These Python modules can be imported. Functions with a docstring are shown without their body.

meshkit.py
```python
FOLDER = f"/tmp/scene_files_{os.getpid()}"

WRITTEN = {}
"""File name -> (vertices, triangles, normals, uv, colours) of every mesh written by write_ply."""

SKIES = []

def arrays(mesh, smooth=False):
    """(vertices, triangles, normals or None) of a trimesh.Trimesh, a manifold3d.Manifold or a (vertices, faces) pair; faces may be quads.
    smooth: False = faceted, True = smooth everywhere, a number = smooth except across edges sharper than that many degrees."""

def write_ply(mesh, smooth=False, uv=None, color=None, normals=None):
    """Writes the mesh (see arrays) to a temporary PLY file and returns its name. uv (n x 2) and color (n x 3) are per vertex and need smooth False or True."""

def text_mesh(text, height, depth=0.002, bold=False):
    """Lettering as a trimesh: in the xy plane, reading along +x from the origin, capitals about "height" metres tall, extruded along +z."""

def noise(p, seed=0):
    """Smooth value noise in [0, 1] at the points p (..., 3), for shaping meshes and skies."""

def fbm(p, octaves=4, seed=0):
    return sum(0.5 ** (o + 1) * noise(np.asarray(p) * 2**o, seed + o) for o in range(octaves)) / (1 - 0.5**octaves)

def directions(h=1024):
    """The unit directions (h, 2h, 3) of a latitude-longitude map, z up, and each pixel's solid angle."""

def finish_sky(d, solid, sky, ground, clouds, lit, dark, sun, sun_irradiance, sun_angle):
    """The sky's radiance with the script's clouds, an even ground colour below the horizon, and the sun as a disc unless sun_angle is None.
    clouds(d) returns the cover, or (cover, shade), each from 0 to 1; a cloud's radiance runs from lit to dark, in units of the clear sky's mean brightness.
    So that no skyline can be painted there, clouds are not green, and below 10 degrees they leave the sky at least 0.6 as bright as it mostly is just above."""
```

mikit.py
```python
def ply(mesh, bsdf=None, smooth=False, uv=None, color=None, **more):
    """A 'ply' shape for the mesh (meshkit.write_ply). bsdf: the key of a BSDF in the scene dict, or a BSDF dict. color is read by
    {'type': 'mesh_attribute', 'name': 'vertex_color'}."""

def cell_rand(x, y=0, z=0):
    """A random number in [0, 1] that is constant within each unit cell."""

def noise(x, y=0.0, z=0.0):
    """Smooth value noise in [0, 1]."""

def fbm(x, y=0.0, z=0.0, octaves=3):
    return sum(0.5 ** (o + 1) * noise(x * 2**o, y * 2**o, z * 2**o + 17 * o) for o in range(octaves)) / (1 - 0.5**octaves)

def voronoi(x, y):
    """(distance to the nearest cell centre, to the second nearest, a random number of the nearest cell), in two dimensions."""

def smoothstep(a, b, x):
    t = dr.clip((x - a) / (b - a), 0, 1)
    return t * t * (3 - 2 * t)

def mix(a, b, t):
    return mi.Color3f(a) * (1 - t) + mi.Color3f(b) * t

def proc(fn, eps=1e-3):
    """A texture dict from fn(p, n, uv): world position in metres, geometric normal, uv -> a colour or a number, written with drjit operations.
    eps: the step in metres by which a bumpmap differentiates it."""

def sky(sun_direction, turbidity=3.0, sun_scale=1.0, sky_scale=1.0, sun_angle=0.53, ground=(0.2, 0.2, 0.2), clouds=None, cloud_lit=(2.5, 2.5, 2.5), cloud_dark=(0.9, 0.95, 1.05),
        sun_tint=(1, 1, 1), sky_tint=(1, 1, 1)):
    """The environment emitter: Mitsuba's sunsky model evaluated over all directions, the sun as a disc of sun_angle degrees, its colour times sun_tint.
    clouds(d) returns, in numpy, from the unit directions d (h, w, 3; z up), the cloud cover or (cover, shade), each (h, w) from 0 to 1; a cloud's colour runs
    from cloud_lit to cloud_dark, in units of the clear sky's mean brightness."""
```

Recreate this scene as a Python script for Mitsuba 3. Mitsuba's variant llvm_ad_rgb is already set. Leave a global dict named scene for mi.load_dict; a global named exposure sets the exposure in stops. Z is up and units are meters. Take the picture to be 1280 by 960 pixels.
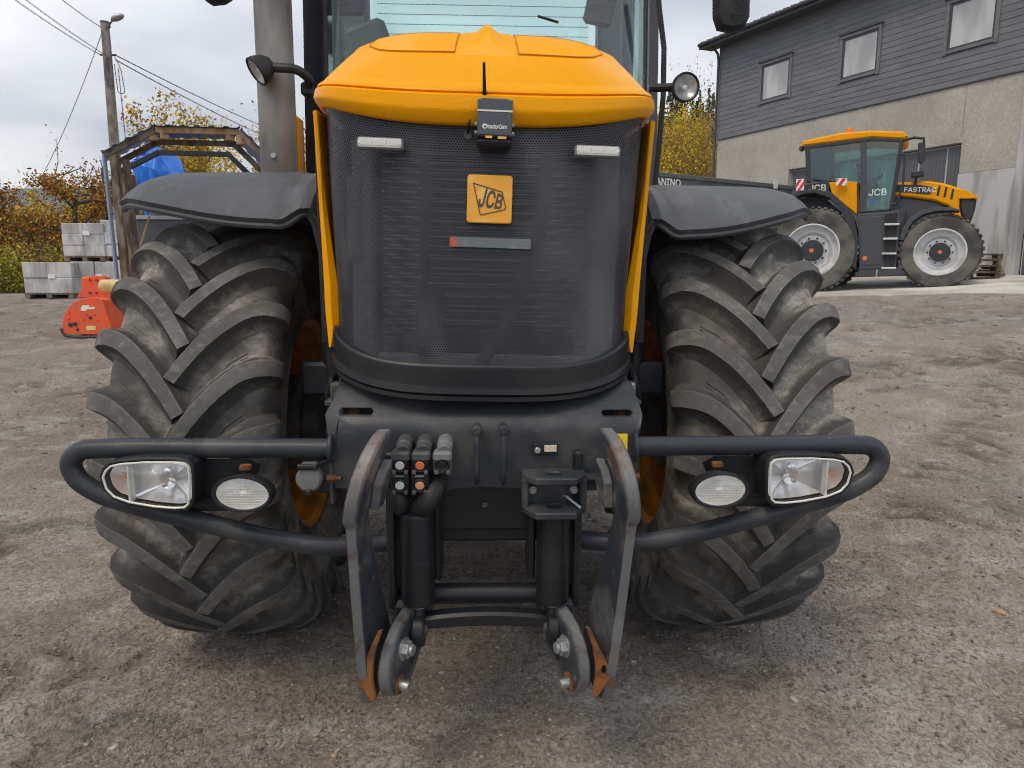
import math, random
import numpy as np, trimesh, drjit as dr, mitsuba as mi, mikit, meshkit
from mikit import noise, fbm, voronoi, smoothstep, mix, cell_rand
from shapely.geometry import Polygon
T = mi.ScalarTransform4f
scene, labels = {}, {}
rng = np.random.default_rng(7)

# ------------------------------------------------------------------ camera, sky, exposure
FOC, YAW, PIT, EYE = 888.0, math.radians(2.26), math.radians(8.96), np.array([0, 0, 1.473])
ROLL = math.radians(0.25)
FW = np.array([math.sin(YAW) * math.cos(PIT), math.cos(YAW) * math.cos(PIT), -math.sin(PIT)])
RT0 = np.array([math.cos(YAW), -math.sin(YAW), 0.0])
UP0 = np.cross(RT0, FW)
RT = RT0 * math.cos(ROLL) + UP0 * math.sin(ROLL)
UP = UP0 * math.cos(ROLL) - RT0 * math.sin(ROLL)
scene['camera'] = {'type': 'perspective', 'fov': 2 * math.degrees(math.atan(640 / FOC)), 'fov_axis': 'x', 'near_clip': 0.05, 'far_clip': 9000.0,
                   'to_world': T().look_at(origin=EYE.tolist(), target=(EYE + FW).tolist(), up=UP.tolist())}

def sky_clouds(d):
    q = d / np.maximum(d[..., 2:3] + 0.18, 0.05)
    q[..., 2] = 0
    a = meshkit.fbm(q * 1.7 + 3.1, 5, 2)
    b = meshkit.fbm(q * 0.45 + 9.0, 3, 8)
    return np.ones(d.shape[:2]), np.clip((0.6 * a + 0.4 * b - 0.36) * 3.4, 0, 1)

scene['sky'] = mikit.sky([-0.35, -0.45, 0.85], turbidity=3, sun_scale=0.30, sun_angle=22, clouds=sky_clouds, cloud_lit=(3.45, 3.62, 3.95), cloud_dark=(1.60, 1.78, 2.14), ground=(0.16, 0.15, 0.14))
exposure = 1.72

# ------------------------------------------------------------------ helpers
def ray(px, py):
    return FW + (px - 640) / FOC * RT - (py - 480) / FOC * UP
def at(px, py, Y):
    d = ray(px, py)
    return EYE + d * (Y / d[1])
def on_plane(px, py, p0, n):
    d = ray(px, py)
    return EYE + d * (np.dot(np.asarray(p0) - EYE, n) / np.dot(d, n))
def J(*ms):
    ms = [m for x in ms for m in (x if isinstance(x, (list, tuple)) else [x])]
    return trimesh.util.concatenate(ms) if len(ms) > 1 else ms[0]
def mk(v, f):
    f = np.asarray(f)
    if f.shape[1] == 4:
        f = np.vstack([f[:, [0, 1, 2]], f[:, [0, 2, 3]]])
    v = np.asarray(v, float)
    a = np.linalg.norm(np.cross(v[f[:, 1]] - v[f[:, 0]], v[f[:, 2]] - v[f[:, 0]]), axis=1)
    return trimesh.Trimesh(v, f[a > 1e-12], process=False)
def uniq(k):
    if k not in scene and k not in labels:
        return k
    i = 1
    while f'{k}_{i:03d}' in scene or f'{k}_{i:03d}' in labels:
        i += 1
    return f'{k}_{i:03d}'
def thing(name, label, cat, group=None, mesh=None, mat=None, smooth=30, **kw):
    k = uniq(name)
    labels[k] = {'label': label, 'category': cat}
    if group: labels[k]['group'] = group
    if mesh is not None: scene[k] = mikit.ply(mesh, mat, smooth, **kw)
    return k
def part(parent, name, mesh, mat, smooth=30, label=None, kind=None, **kw):
    k = uniq(parent + '__' + name)
    scene[k] = mikit.ply(mesh, mat, smooth, **kw)
    if label or kind:
        labels[k] = {}
        if label: labels[k]['label'] = label
        if kind: labels[k]['kind'] = kind
    return k
def struct(name, mesh, mat, label, cat, smooth=30, kind='structure', **kw):
    k = uniq(name)
    scene[k] = mikit.ply(mesh, mat, smooth, **kw)
    labels[k] = {'kind': kind, 'label': label, 'category': cat}
    return k
def box(c, s, ch=0.0):
    h = np.array(s, float) / 2
    ch = min(ch, h.min() * 0.9)
    if ch <= 0:
        m = trimesh.creation.box(extents=s)
    else:
        pts = []
        for sg in np.ndindex(2, 2, 2):
            g = np.array(sg) * 2 - 1
            for k in range(3):
                q = h - ch
                q[k] = h[k]
                pts.append(g * q)
        m = trimesh.convex.convex_hull(np.array(pts))
    m.apply_translation(c)
    return m
def hull(pts):
    return trimesh.convex.convex_hull(np.asarray(pts, float))
def mat4(R=None, t=(0, 0, 0)):
    M = np.eye(4)
    if R is not None: M[:3, :3] = R
    M[:3, 3] = t
    return M
def xf(m, M):
    m = m.copy()
    m.apply_transform(M)
    return m
def mv(m, x=0, y=0, z=0):
    return xf(m, mat4(None, (x, y, z)))
def rot(axis, deg, about=(0, 0, 0)):
    return trimesh.transformations.rotation_matrix(math.radians(deg), axis, about)
def mirror(m):
    m = m.copy()
    m.vertices[:, 0] *= -1
    m.faces = m.faces[:, ::-1]
    return trimesh.Trimesh(m.vertices, m.faces, process=False)
def fillet(P, d, n=5):
    P = [np.asarray(p, float) for p in P]
    out = [P[0]]
    for a, b, c in zip(P[:-2], P[1:-1], P[2:]):
        la, lc = np.linalg.norm(a - b), np.linalg.norm(c - b)
        q = min(d, la * .49, lc * .49)
        s, e = b + (a - b) / la * q, b + (c - b) / lc * q
        for t in np.linspace(0, 1, n):
            out.append((1 - t) ** 2 * s + 2 * t * (1 - t) * b + t * t * e)
    out.append(P[-1])
    return np.array(out)
def tube(P, r, n=10, cap=True):
    P = np.asarray(P, float)
    r = np.broadcast_to(np.asarray(r, float), (len(P),))
    t = np.gradient(P, axis=0)
    t /= np.linalg.norm(t, axis=1, keepdims=True) + 1e-12
    a = np.cross(t[0], [0, 0, 1] if abs(t[0][2]) < .9 else [1, 0, 0])
    A = []
    for k in range(len(P)):
        a = a - t[k] * np.dot(a, t[k])
        a /= np.linalg.norm(a) + 1e-12
        A.append(a)
    A = np.array(A)
    B = np.cross(t, A)
    g = np.arange(n) * 2 * np.pi / n
    v = P[:, None] + r[:, None, None] * (np.cos(g)[None, :, None] * A[:, None] + np.sin(g)[None, :, None] * B[:, None])
    i, j = np.meshgrid(np.arange(len(P) - 1), np.arange(n), indexing='ij')
    q = np.stack([i * n + j, i * n + (j + 1) % n, (i + 1) * n + (j + 1) % n, (i + 1) * n + j], -1).reshape(-1, 4)
    v = v.reshape(-1, 3)
    f = np.vstack([q[:, [0, 1, 2]], q[:, [0, 2, 3]]])
    if cap:
        c0, c1 = len(v), len(v) + 1
        v = np.vstack([v, P[0], P[-1]])
        k = np.arange(n)
        f = np.vstack([f, np.stack([k * 0 + c0, (k + 1) % n, k], 1), np.stack([k * 0 + c1, (len(P) - 1) * n + k, (len(P) - 1) * n + (k + 1) % n], 1)])
    return mk(v, f)
def cyl(p0, p1, r, n=20, ch=0.0):
    p0, p1 = np.asarray(p0, float), np.asarray(p1, float)
    L = np.linalg.norm(p1 - p0)
    prof = [(0, 0), (r - ch, 0), (r, ch), (r, L - ch), (r - ch, L), (0, L)] if ch else [(0, 0), (r, 0), (r, L), (0, L)]
    m = lathe(prof, n)
    return xf(m, mat4(frame(p1 - p0), p0))
def frame(z):
    z = np.asarray(z, float) / np.linalg.norm(z)
    x = np.cross([0, 0, 1] if abs(z[2]) < .9 else [0, 1, 0], z)
    x /= np.linalg.norm(x)
    return np.stack([x, np.cross(z, x), z], 1)
def lathe(prof, n=32, closed=False):
    """profile (r, z) swept about z; counterclockwise seen with r to the right, z up -> outward normals"""
    p = np.asarray(prof, float)
    m = len(p)
    g = np.arange(n) * 2 * np.pi / n
    v = np.stack([p[:, None, 0] * np.cos(g), p[:, None, 0] * np.sin(g), np.broadcast_to(p[:, None, 1], (m, n))], -1).reshape(-1, 3)
    rows = m if closed else m - 1
    i, j = np.meshgrid(np.arange(rows), np.arange(n), indexing='ij')
    i2 = (i + 1) % m
    q = np.stack([i * n + j, i * n + (j + 1) % n, i2 * n + (j + 1) % n, i2 * n + j], -1).reshape(-1, 4)
    return mk(v, q)
def grid(V, flip=False, wrap=False):
    """V (a, b, 3)"""
    a, b = V.shape[:2]
    i, j = np.meshgrid(np.arange(a - 1), np.arange(b if wrap else b - 1), indexing='ij')
    j2 = (j + 1) % b
    q = np.stack([i * b + j, i * b + j2, (i + 1) * b + j2, (i + 1) * b + j], -1).reshape(-1, 4)
    return mk(V.reshape(-1, 3), q[:, ::-1] if flip else q)
def shell(V, th, flip=False):
    """closed shell of a grid with thickness th along its normals"""
    du = np.gradient(V, axis=0)
    dv = np.gradient(V, axis=1)
    n = np.cross(du, dv)
    n /= np.linalg.norm(n, axis=-1, keepdims=True) + 1e-12
    if flip: n = -n
    W = V - n * th
    a, b = V.shape[:2]
    ring = [(0, j) for j in range(b)] + [(i, b - 1) for i in range(1, a)] + [(a - 1, j) for j in range(b - 2, -1, -1)] + [(i, 0) for i in range(a - 2, 0, -1)]
    e0 = np.array([V[k] for k in ring] + [V[ring[0]]])
    e1 = np.array([W[k] for k in ring] + [W[ring[0]]])
    m = J(grid(V, not flip), grid(W, flip), grid(np.stack([e0, e1]), flip))
    m.fix_normals() if False else None
    return m
def inset(pts, c):
    p = np.asarray(pts, float)
    a = np.roll(p, 1, 0)
    b = np.roll(p, -1, 0)
    d1 = (p - a) / (np.linalg.norm(p - a, axis=1, keepdims=True) + 1e-12)
    d2 = (b - p) / (np.linalg.norm(b - p, axis=1, keepdims=True) + 1e-12)
    n1, n2 = np.stack([-d1[:, 1], d1[:, 0]], 1), np.stack([-d2[:, 1], d2[:, 0]], 1)
    k = np.maximum(1 + (n1 * n2).sum(1, keepdims=True), 0.35)
    return p + c * (n1 + n2) / k
def ccw(p):
    p = np.asarray(p, float)
    s = np.sum(p[:, 0] * np.roll(p[:, 1], -1) - np.roll(p[:, 0], -1) * p[:, 1])
    return p if s > 0 else p[::-1]
def plate(outer, th, c=0.0, holes=()):
    """polygon in xy with bevelled rims, z from 0 to th"""
    rings = [ccw(outer)] + [ccw(h)[::-1] for h in holes]
    ins = [inset(r, c) if c else r for r in rings]
    V, Fc = trimesh.creation.triangulate_polygon(Polygon(ins[0], ins[1:]), engine='earcut')
    V = np.asarray(V)
    ms = [mk(np.c_[V, np.full(len(V), th)], Fc), mk(np.c_[V, np.zeros(len(V))], np.asarray(Fc)[:, ::-1])]
    n0 = np.cross(*(ms[0].vertices[ms[0].faces[0]][1:] - ms[0].vertices[ms[0].faces[0]][0]))
    if n0[2] < 0:
        ms = [mk(m.vertices, m.faces[:, ::-1]) for m in ms]
    for r, s in zip(rings, ins):
        lay = [np.c_[s, np.zeros(len(s))], np.c_[r, np.full(len(r), c)], np.c_[r, np.full(len(r), th - c)], np.c_[s, np.full(len(s), th)]] if c else [np.c_[r, np.zeros(len(r))], np.c_[r, np.full(len(r), th)]]
        ms.append(grid(np.array(lay), wrap=True))
    return J(ms)
def plate_uv(outer, c, holes=()):
    """uv of plate(outer, th, c, holes): u is 1 on the outer edges of the bevels, else 0"""
    m = plate(outer, .02, c, holes)
    n = [len(outer)] + [len(h) for h in holes]
    k = len(m.vertices) - 4 * sum(n)
    u = [np.zeros(k)]
    for q in n:
        u += [np.full(q, .35), np.ones(q), np.ones(q), np.full(q, .35)]
    return np.c_[np.concatenate(u), np.zeros(len(m.vertices))]
FR = np.array([[1, 0, 0, 0], [0, 0, -1, 0], [0, 1, 0, 0], [0, 0, 0, 1.0]])     # (x, z) plate facing -y
SD = np.array([[0, 0, 1, 0], [1, 0, 0, 0], [0, 1, 0, 0], [0, 0, 0, 1.0]])      # (y, z) plate, thickness along x
def front(m, Y):
    return mv(xf(m, FR), 0, Y, 0)
def side(m, X):
    return mv(xf(m, SD), X, 0, 0)
def pxz(pts, Y):
    return np.array([at(a, b, Y)[[0, 2]] for a, b in pts])
def circ(cx, cy, r, n=16, sx=1, sy=1):
    g = np.arange(n) * 2 * np.pi / n
    return np.c_[cx + sx * r * np.cos(g), cy + sy * r * np.sin(g)]
def rrect(x0, y0, x1, y1, r, n=4):
    out = []
    for cx, cy, a in ((x1 - r, y1 - r, 0), (x0 + r, y1 - r, 90), (x0 + r, y0 + r, 180), (x1 - r, y0 + r, 270)):
        for t in np.linspace(a, a + 90, n):
            out.append((cx + r * math.cos(math.radians(t)), cy + r * math.sin(math.radians(t))))
    return np.array(out)
def text(s, h, depth=0.002, bold=False, width=None):
    m = meshkit.text_mesh(s, h, depth, bold)
    m.apply_translation([-(m.bounds[0][0] + m.bounds[1][0]) / 2, -(m.bounds[0][1] + m.bounds[1][1]) / 2, 0])
    if width:
        m.vertices[:, 0] *= width / (m.bounds[1][0] - m.bounds[0][0])
    return m

# ------------------------------------------------------------------ materials
def bsdf(name, d, two=True):
    scene[name] = {'type': 'twosided', 'b': d} if two else d
    return name
def rgb(*c): return {'type': 'rgb', 'value': list(c)}
def paint(name, c, rough=.35, coat=0.0, metallic=0.0, spec=.5, bump=None):
    d = {'type': 'principled', 'base_color': c if isinstance(c, dict) else rgb(*c), 'roughness': rough, 'metallic': metallic, 'specular': spec}
    if coat: d.update(clearcoat=coat, clearcoat_gloss=.85)
    if bump: d = {'type': 'bumpmap', 'arbitrary': bump[0], 'scale': bump[1], 'b': d}
    return bsdf(name, d)
def speck(base, dust, scale, amt, fine=0.0, lo=.45, hi=.8):
    def fn(p, n, uv):
        a = fbm(p.x * scale, p.y * scale, p.z * scale, 4)
        b = noise(p.x * 420, p.y * 420, p.z * 420)
        c = noise(p.x * 95, p.y * 95, p.z * 95)
        t = smoothstep(lo, hi, a) * amt + fine * smoothstep(.86, .95, b) + fine * .6 * smoothstep(.88, .96, c)
        return mix(base, dust, dr.clip(t, 0, 1))
    return mikit.proc(fn)

YEL = (0.90, 0.375, 0.001)
paint('yellow_paint', speck(YEL, (.80, .38, .015), 5.0, .25, .12), .3, .0, spec=.14, bump=(mikit.proc(lambda p, n, uv: smoothstep(.62, .8, noise(p.x * 160, p.y * 160, p.z * 160))), .0004))
paint('yellow_plain', (.86, .35, .002), .35, .0, spec=.14)
paint('yellow_dirty', speck((.80, .30, .010), (.30, .15, .05), 9.0, .7, .1, .4, .75), .45)
paint('black_paint', speck((.012, .014, .017), (.10, .095, .09), 6.0, .16, .35), .38, spec=.4)
paint('steel_grey', speck((.027, .032, .040), (.17, .16, .145), 8.0, .28, .45, .45, .75), .42, spec=.4)
def arm_fn(p, n, uv):
    a = fbm(p.x * 9, p.y * 9, p.z * 9, 4)
    s = noise(p.x * 260, p.y * 60, p.z * 30)
    c = mix((.028, .034, .043), (.17, .17, .166), dr.clip(smoothstep(.5, .75, a) * .45 + .5 * smoothstep(.80, .95, s) + .45 * smoothstep(.86, .90, p.z) * smoothstep(.4, .6, a), 0, 1))
    top = smoothstep(.88, 1.02, p.z + .1 * (a - .5))
    rust = smoothstep(.50, .62, fbm(p.x * 22 + 5, p.y * 22, p.z * 14, 3)) * (0.08 + .38 * top)
    c = mix(c, (.20, .105, .055), rust)
    w = smoothstep(.45, .95, uv.x + .5 * (fbm(p.x * 70, p.y * 70, p.z * 25, 3) - .5))
    return mix(c, mix((.25, .25, .246), (.20, .13, .085), smoothstep(.58, .72, fbm(p.x * 30 + 9, p.y * 30, p.z * 30, 3))), w * .38)
paint('arm_paint', mikit.proc(arm_fn), .45)
def rust_fn(p, n, uv):
    a = fbm(p.x * 40, p.y * 40, p.z * 40, 4)
    return mix((.24, .095, .030), (.10, .050, .028), smoothstep(.35, .7, a))
paint('rust', mikit.proc(rust_fn), .8, spec=.2)
def fender_fn(p, n, uv):
    a = fbm(p.x * 4, p.y * 4, p.z * 4, 4)
    s = fbm(p.x * 30, p.y * 7, p.z * 7, 3)
    t = smoothstep(.4, .7, a) * .5 + .55 * smoothstep(.6, .72, s) + .3 * smoothstep(.85, .95, noise(p.x * 300, p.y * 300, p.z * 300))
    return mix((.056, .060, .068), (.15, .156, .168), dr.clip(t * .42, 0, 1))
paint('fender_plastic', mikit.proc(fender_fn), .5, bump=(mikit.proc(lambda p, n, uv: noise(p.x * 500, p.y * 500, p.z * 500)), .0006))
paint('black_plastic', speck((.014, .015, .017), (.09, .09, .09), 12, .25, .2), .5, spec=.35)
paint('grey_plastic', (.16, .165, .17), .5)
paint('dark', (.014, .014, .015), .6)
paint('mech_grey', speck((.060, .060, .061), (.13, .12, .105), 14, .7, .3, .4, .7), .55)
paint('galv', speck((.42, .43, .43), (.2, .19, .17), 60, .5), .4, metallic=.7)
paint('chrome', (.80, .81, .82), .10, metallic=1.0)
paint('lamp_chrome', (.93, .93, .92), .2, metallic=.85)
bsdf('lamp_silver', {'type': 'principled', 'base_color': rgb(.82, .82, .80), 'roughness': .3, 'metallic': .55, 'specular': .5})
paint('bare_steel', (.50, .50, .49), .35, metallic=.9)
def exh_fn(p, n, uv):
    a = fbm(p.x * 7, p.y * 7, p.z * 2.2, 4)
    return mix((.125, .120, .114), (.27, .26, .24), smoothstep(.35, .7, a))
paint('exhaust_metal', mikit.proc(exh_fn), .55, metallic=.3)
paint('white_plastic', (.72, .72, .70), .4)
paint('cream_lens', (.60, .60, .55), .25)
paint('orange_plastic', (.75, .19, .06), .4)
paint('peach_plastic', (.70, .36, .20), .45)
paint('amber', (.85, .22, .01), .2)
paint('yellow_sticker', (.80, .60, .02), .45)
def grille_fn(p, n, uv):
    a = fbm(p.x * 6, p.y * 6, p.z * 3, 4)
    s = fbm(p.x * 16 + 3, p.y * 16, p.z * 2.5, 3)
    return mix((.026, .028, .036), (.115, .119, .134), dr.clip(smoothstep(.4, .75, a) * .6 + smoothstep(.52, .72, s) * .15, 0, 1))
paint('grille_sheet', mikit.proc(grille_fn), .45)
def strip_fn(p, n, uv):
    a = fbm(p.x * 60, p.y * 60, p.z * 60, 3)
    red = smoothstep(-.068, -.084, p.x + .02 * (a - .5))
    c = mix((.12, .145, .155), (.30, .32, .33), smoothstep(.45, .8, fbm(p.x * 20, 0, p.z * 40, 3)) * .6)
    return mix(c, (.45, .09, .04), red)
paint('faded_strip', mikit.proc(strip_fn), .5)
def badge_fn(p, n, uv):
    a = fbm(p.x * 25, p.y * 25, p.z * 25, 3)
    return mix((.78, .36, .025), (.80, .52, .14), smoothstep(.5, .8, a) * .7)
paint('badge_yellow', mikit.proc(badge_fn), .35)
paint('badge_ink', (.06, .055, .045), .5)
# tyre: r from the wheel axis tells lug tops from voids
def tyre_material(name, *_):
    def fn(p, n, uv):
        u = uv.x
        a = fbm(p.x * 7, p.y * 7, p.z * 7, 4)
        b = fbm(p.x * 45, p.y * 45, p.z * 45, 3)
        g = noise(p.x * 380, p.y * 380, p.z * 380)
        h = noise(p.x * 150, p.y * 150, p.z * 150)
        dust = smoothstep(.32, .68, a) * (.15 + 1.2 * b) * (.6 + .8 * h)
        void = mix((.082, .078, .071), (.34, .322, .285), dr.clip(dust * .9, 0, 1))
        top = mix((.098, .096, .091), (.205, .199, .185), dr.clip(smoothstep(.40, .75, a) * .5 + .5 * smoothstep(.5, .75, b), 0, 1))
        edge = 1 - smoothstep(.0, .16, u + .10 * (b - .5))
        top = mix(top, (.26, .255, .24), edge * .45 * smoothstep(.35, .6, b + .2 * a))
        top = mix(top, (.09, .088, .082), .5 * smoothstep(.70, .9, h))
        flank = mix((.055, .053, .050), void, smoothstep(2.25, 3.1, u + .5 * (b - .5)))
        c = dr.select(u < 1.5, top, dr.select(u < 4.0, flank, void))
        return mix(c, (.33, .315, .29), .30 * smoothstep(.74, .95, g))
    bm = mikit.proc(lambda p, n, uv: .6 * noise(p.x * 260, p.y * 260, p.z * 260) + fbm(p.x * 60, p.y * 60, p.z * 60, 3))
    paint(name, mikit.proc(fn), .72, spec=.2, bump=(bm, .0025))
tyre_material('tyre_rubber', 2.99, .84, .800, .826)
tyre_material('tyre_rubber_rear', 6.15, 1.03, .97, 1.0)
paint('rubber_far', speck((.060, .058, .054), (.20, .185, .16), 3.0, .7, .1, .35, .7), .75, spec=.3)
bsdf('clear_glass', {'type': 'thindielectric'}, False)
bsdf('tinted_glass', {'type': 'thindielectric', 'specular_transmittance': rgb(.78, .93, .90)}, False)
def aniso_line(p, n, uv):
    return dr.sin(p.x * 900)
paint('black_gloss', (.012, .014, .018), .15, .6)
paint('light_metal', (.40, .41, .42), .5)
paint('seam_dark', (.42, .14, .003), .6)
paint('cab_grey', (.115, .125, .135), .6)
paint('camera_body', (.055, .065, .078), .4)
bsdf('pane_green', {'type': 'thindielectric', 'specular_transmittance': rgb(.62, .80, .76)}, False)
paint('lettering_pale', (.60, .72, .68), .4)
paint('clear_flute', (.78, .77, .70), .3)
# ================================================================== ground
from scipy.interpolate import RBFInterpolator
CTRL = [(-5.7, 10.3, .52), (-10.4, 17.5, .80), (10.1, 15.5, 1.12), (8.1, 17.5, .98), (13.4, 18.5, 1.40), (6.7, 14.0, .87), (10.8, 14.0, 1.18), (-8, 2, 0), (9, 2, .03), (12, 6, .36), (-10, 7, .16), (0, 10, .46), (0, 18, .78), (-12, 12, .42), (14, 12, 1.05), (8, 8, .40)]
CTRL += [(x, y, 0) for x in (-4, -2, 0, 2, 4) for y in (0, 1.5, 3.2)] + [(x, 5.0, .05) for x in (-4, 0, 4)] + [(x, -4, 0) for x in (-8, 0, 8)]
CTRL = np.array(CTRL, float)
_rbf = RBFInterpolator(CTRL[:, :2], CTRL[:, 2], smoothing=.05, kernel='thin_plate_spline')
def gz(x, y):
    x, y = np.broadcast_arrays(np.asarray(x, float), np.asarray(y, float))
    q = np.stack([np.clip(x, -12.5, 15).ravel(), np.clip(y, -4, 19).ravel()], -1)
    g = _rbf(q).reshape(x.shape)
    w = np.clip((y - 3.0) / 1.5, 0, 1)
    w = np.maximum(w, np.clip((np.abs(x) - 4.0) / 3, 0, 1))
    g = np.where((y < 4.5) & (np.abs(x) < 7), g * w, g)
    # the orchard falls away on the left, the wood rises behind
    f = np.clip((y - 24) / 30, 0, 1) * np.clip((-x - 2) / 14, 0, 1)
    return g - 7.0 * f ** 1.3
def axis_nodes(segs):
    out = [segs[0][0]]
    for a, b, st in segs:
        n = max(1, int(round((b - a) / st)))
        out += list(np.linspace(a, b, n + 1)[1:])
    return np.array(out)
gx = axis_nodes([(-400, -60, 20), (-60, -16, 2), (-16, -5, .12), (-5, -3.2, .04), (-3.2, 3.4, .0165), (3.4, 5.5, .04), (5.5, 16, .12), (16, 60, 2), (60, 400, 20)])
gy = axis_nodes([(-40, -2, 1.2), (-2, 1.75, .25), (1.75, 3.5, .0165), (3.5, 6, .03), (6, 12, .06), (12, 22, .14), (22, 70, 1.5), (70, 300, 12)])
GX, GY_ = np.meshgrid(gx, gy)
GZ = gz(GX, GY_)
P3 = np.stack([GX, GY_, GX * 0], -1)
near = np.clip((24 - GY_) / 8, 0, 1) * np.clip((18 - np.abs(GX)) / 4, 0, 1)
rel = .030 * (meshkit.fbm(P3 * 1.1, 3, 4) - .5) + .020 * (meshkit.fbm(P3 * 7, 4, 5) - .5) + .011 * (meshkit.fbm(P3 * 38, 2, 6) - .5)
# ruts and lug prints left by tyres
RUTM = GX * 0
def rut(x0, y0, x1, y1, wd, dp, pitch):
    global RUTM
    d = np.array([x1 - x0, y1 - y0]); L = np.hypot(*d); d /= L
    a = (GX - x0) * d[0] + (GY_ - y0) * d[1]
    c = -(GX - x0) * d[1] + (GY_ - y0) * d[0]
    m = np.exp(-(c / wd) ** 6) * ((a > 0) & (a < L))
    br = meshkit.fbm(P3 * 2.2 + 7, 2, 9)
    pr = np.clip(np.sin((a + np.abs(c) * .8) * 2 * np.pi / pitch) * 3, -1, 1)
    RUTM = np.maximum(RUTM, m * np.clip((br - .30) * 3.0, 0, 1) * (.55 + .45 * (pr < 0)))
    return m * (-dp * .7 + dp * .6 * pr * np.clip((br - .35) * 4, 0, 1)) + dp * .5 * np.exp(-((np.abs(c) - wd * 1.15) / (.25 * wd)) ** 2) * ((a > 0) & (a < L))
rel += rut(-3.6, 1.35, -1.25, 2.75, .19, .026, .21) + rut(-4.5, 2.3, -2.0, 4.2, .22, .022, .23) + rut(-2.6, 1.2, -1.3, 2.2, .17, .020, .20)
rel += rut(1.2, 1.0, 2.9, 3.6, .22, .020, .2) + rut(2.0, 1.6, 3.4, 4.6, .2, .016, .2) + rut(1.9, 3.2, 7.5, 9.5, .28, .02, .25) + rut(-9, 8.2, -1.5, 7.0, .3, .024, .3) + rut(2.5, 7.5, 13, 11.0, .35, .03, .3) + rut(2, 10, 13, 12.6, .3, .03, .3)
cx_ = np.clip(1 - np.hypot((np.abs(GX + .02) - .925) / .30, (GY_ - 2.93) / .22), 0, 1)
GZ = GZ + rel * near - .012 * cx_
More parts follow.
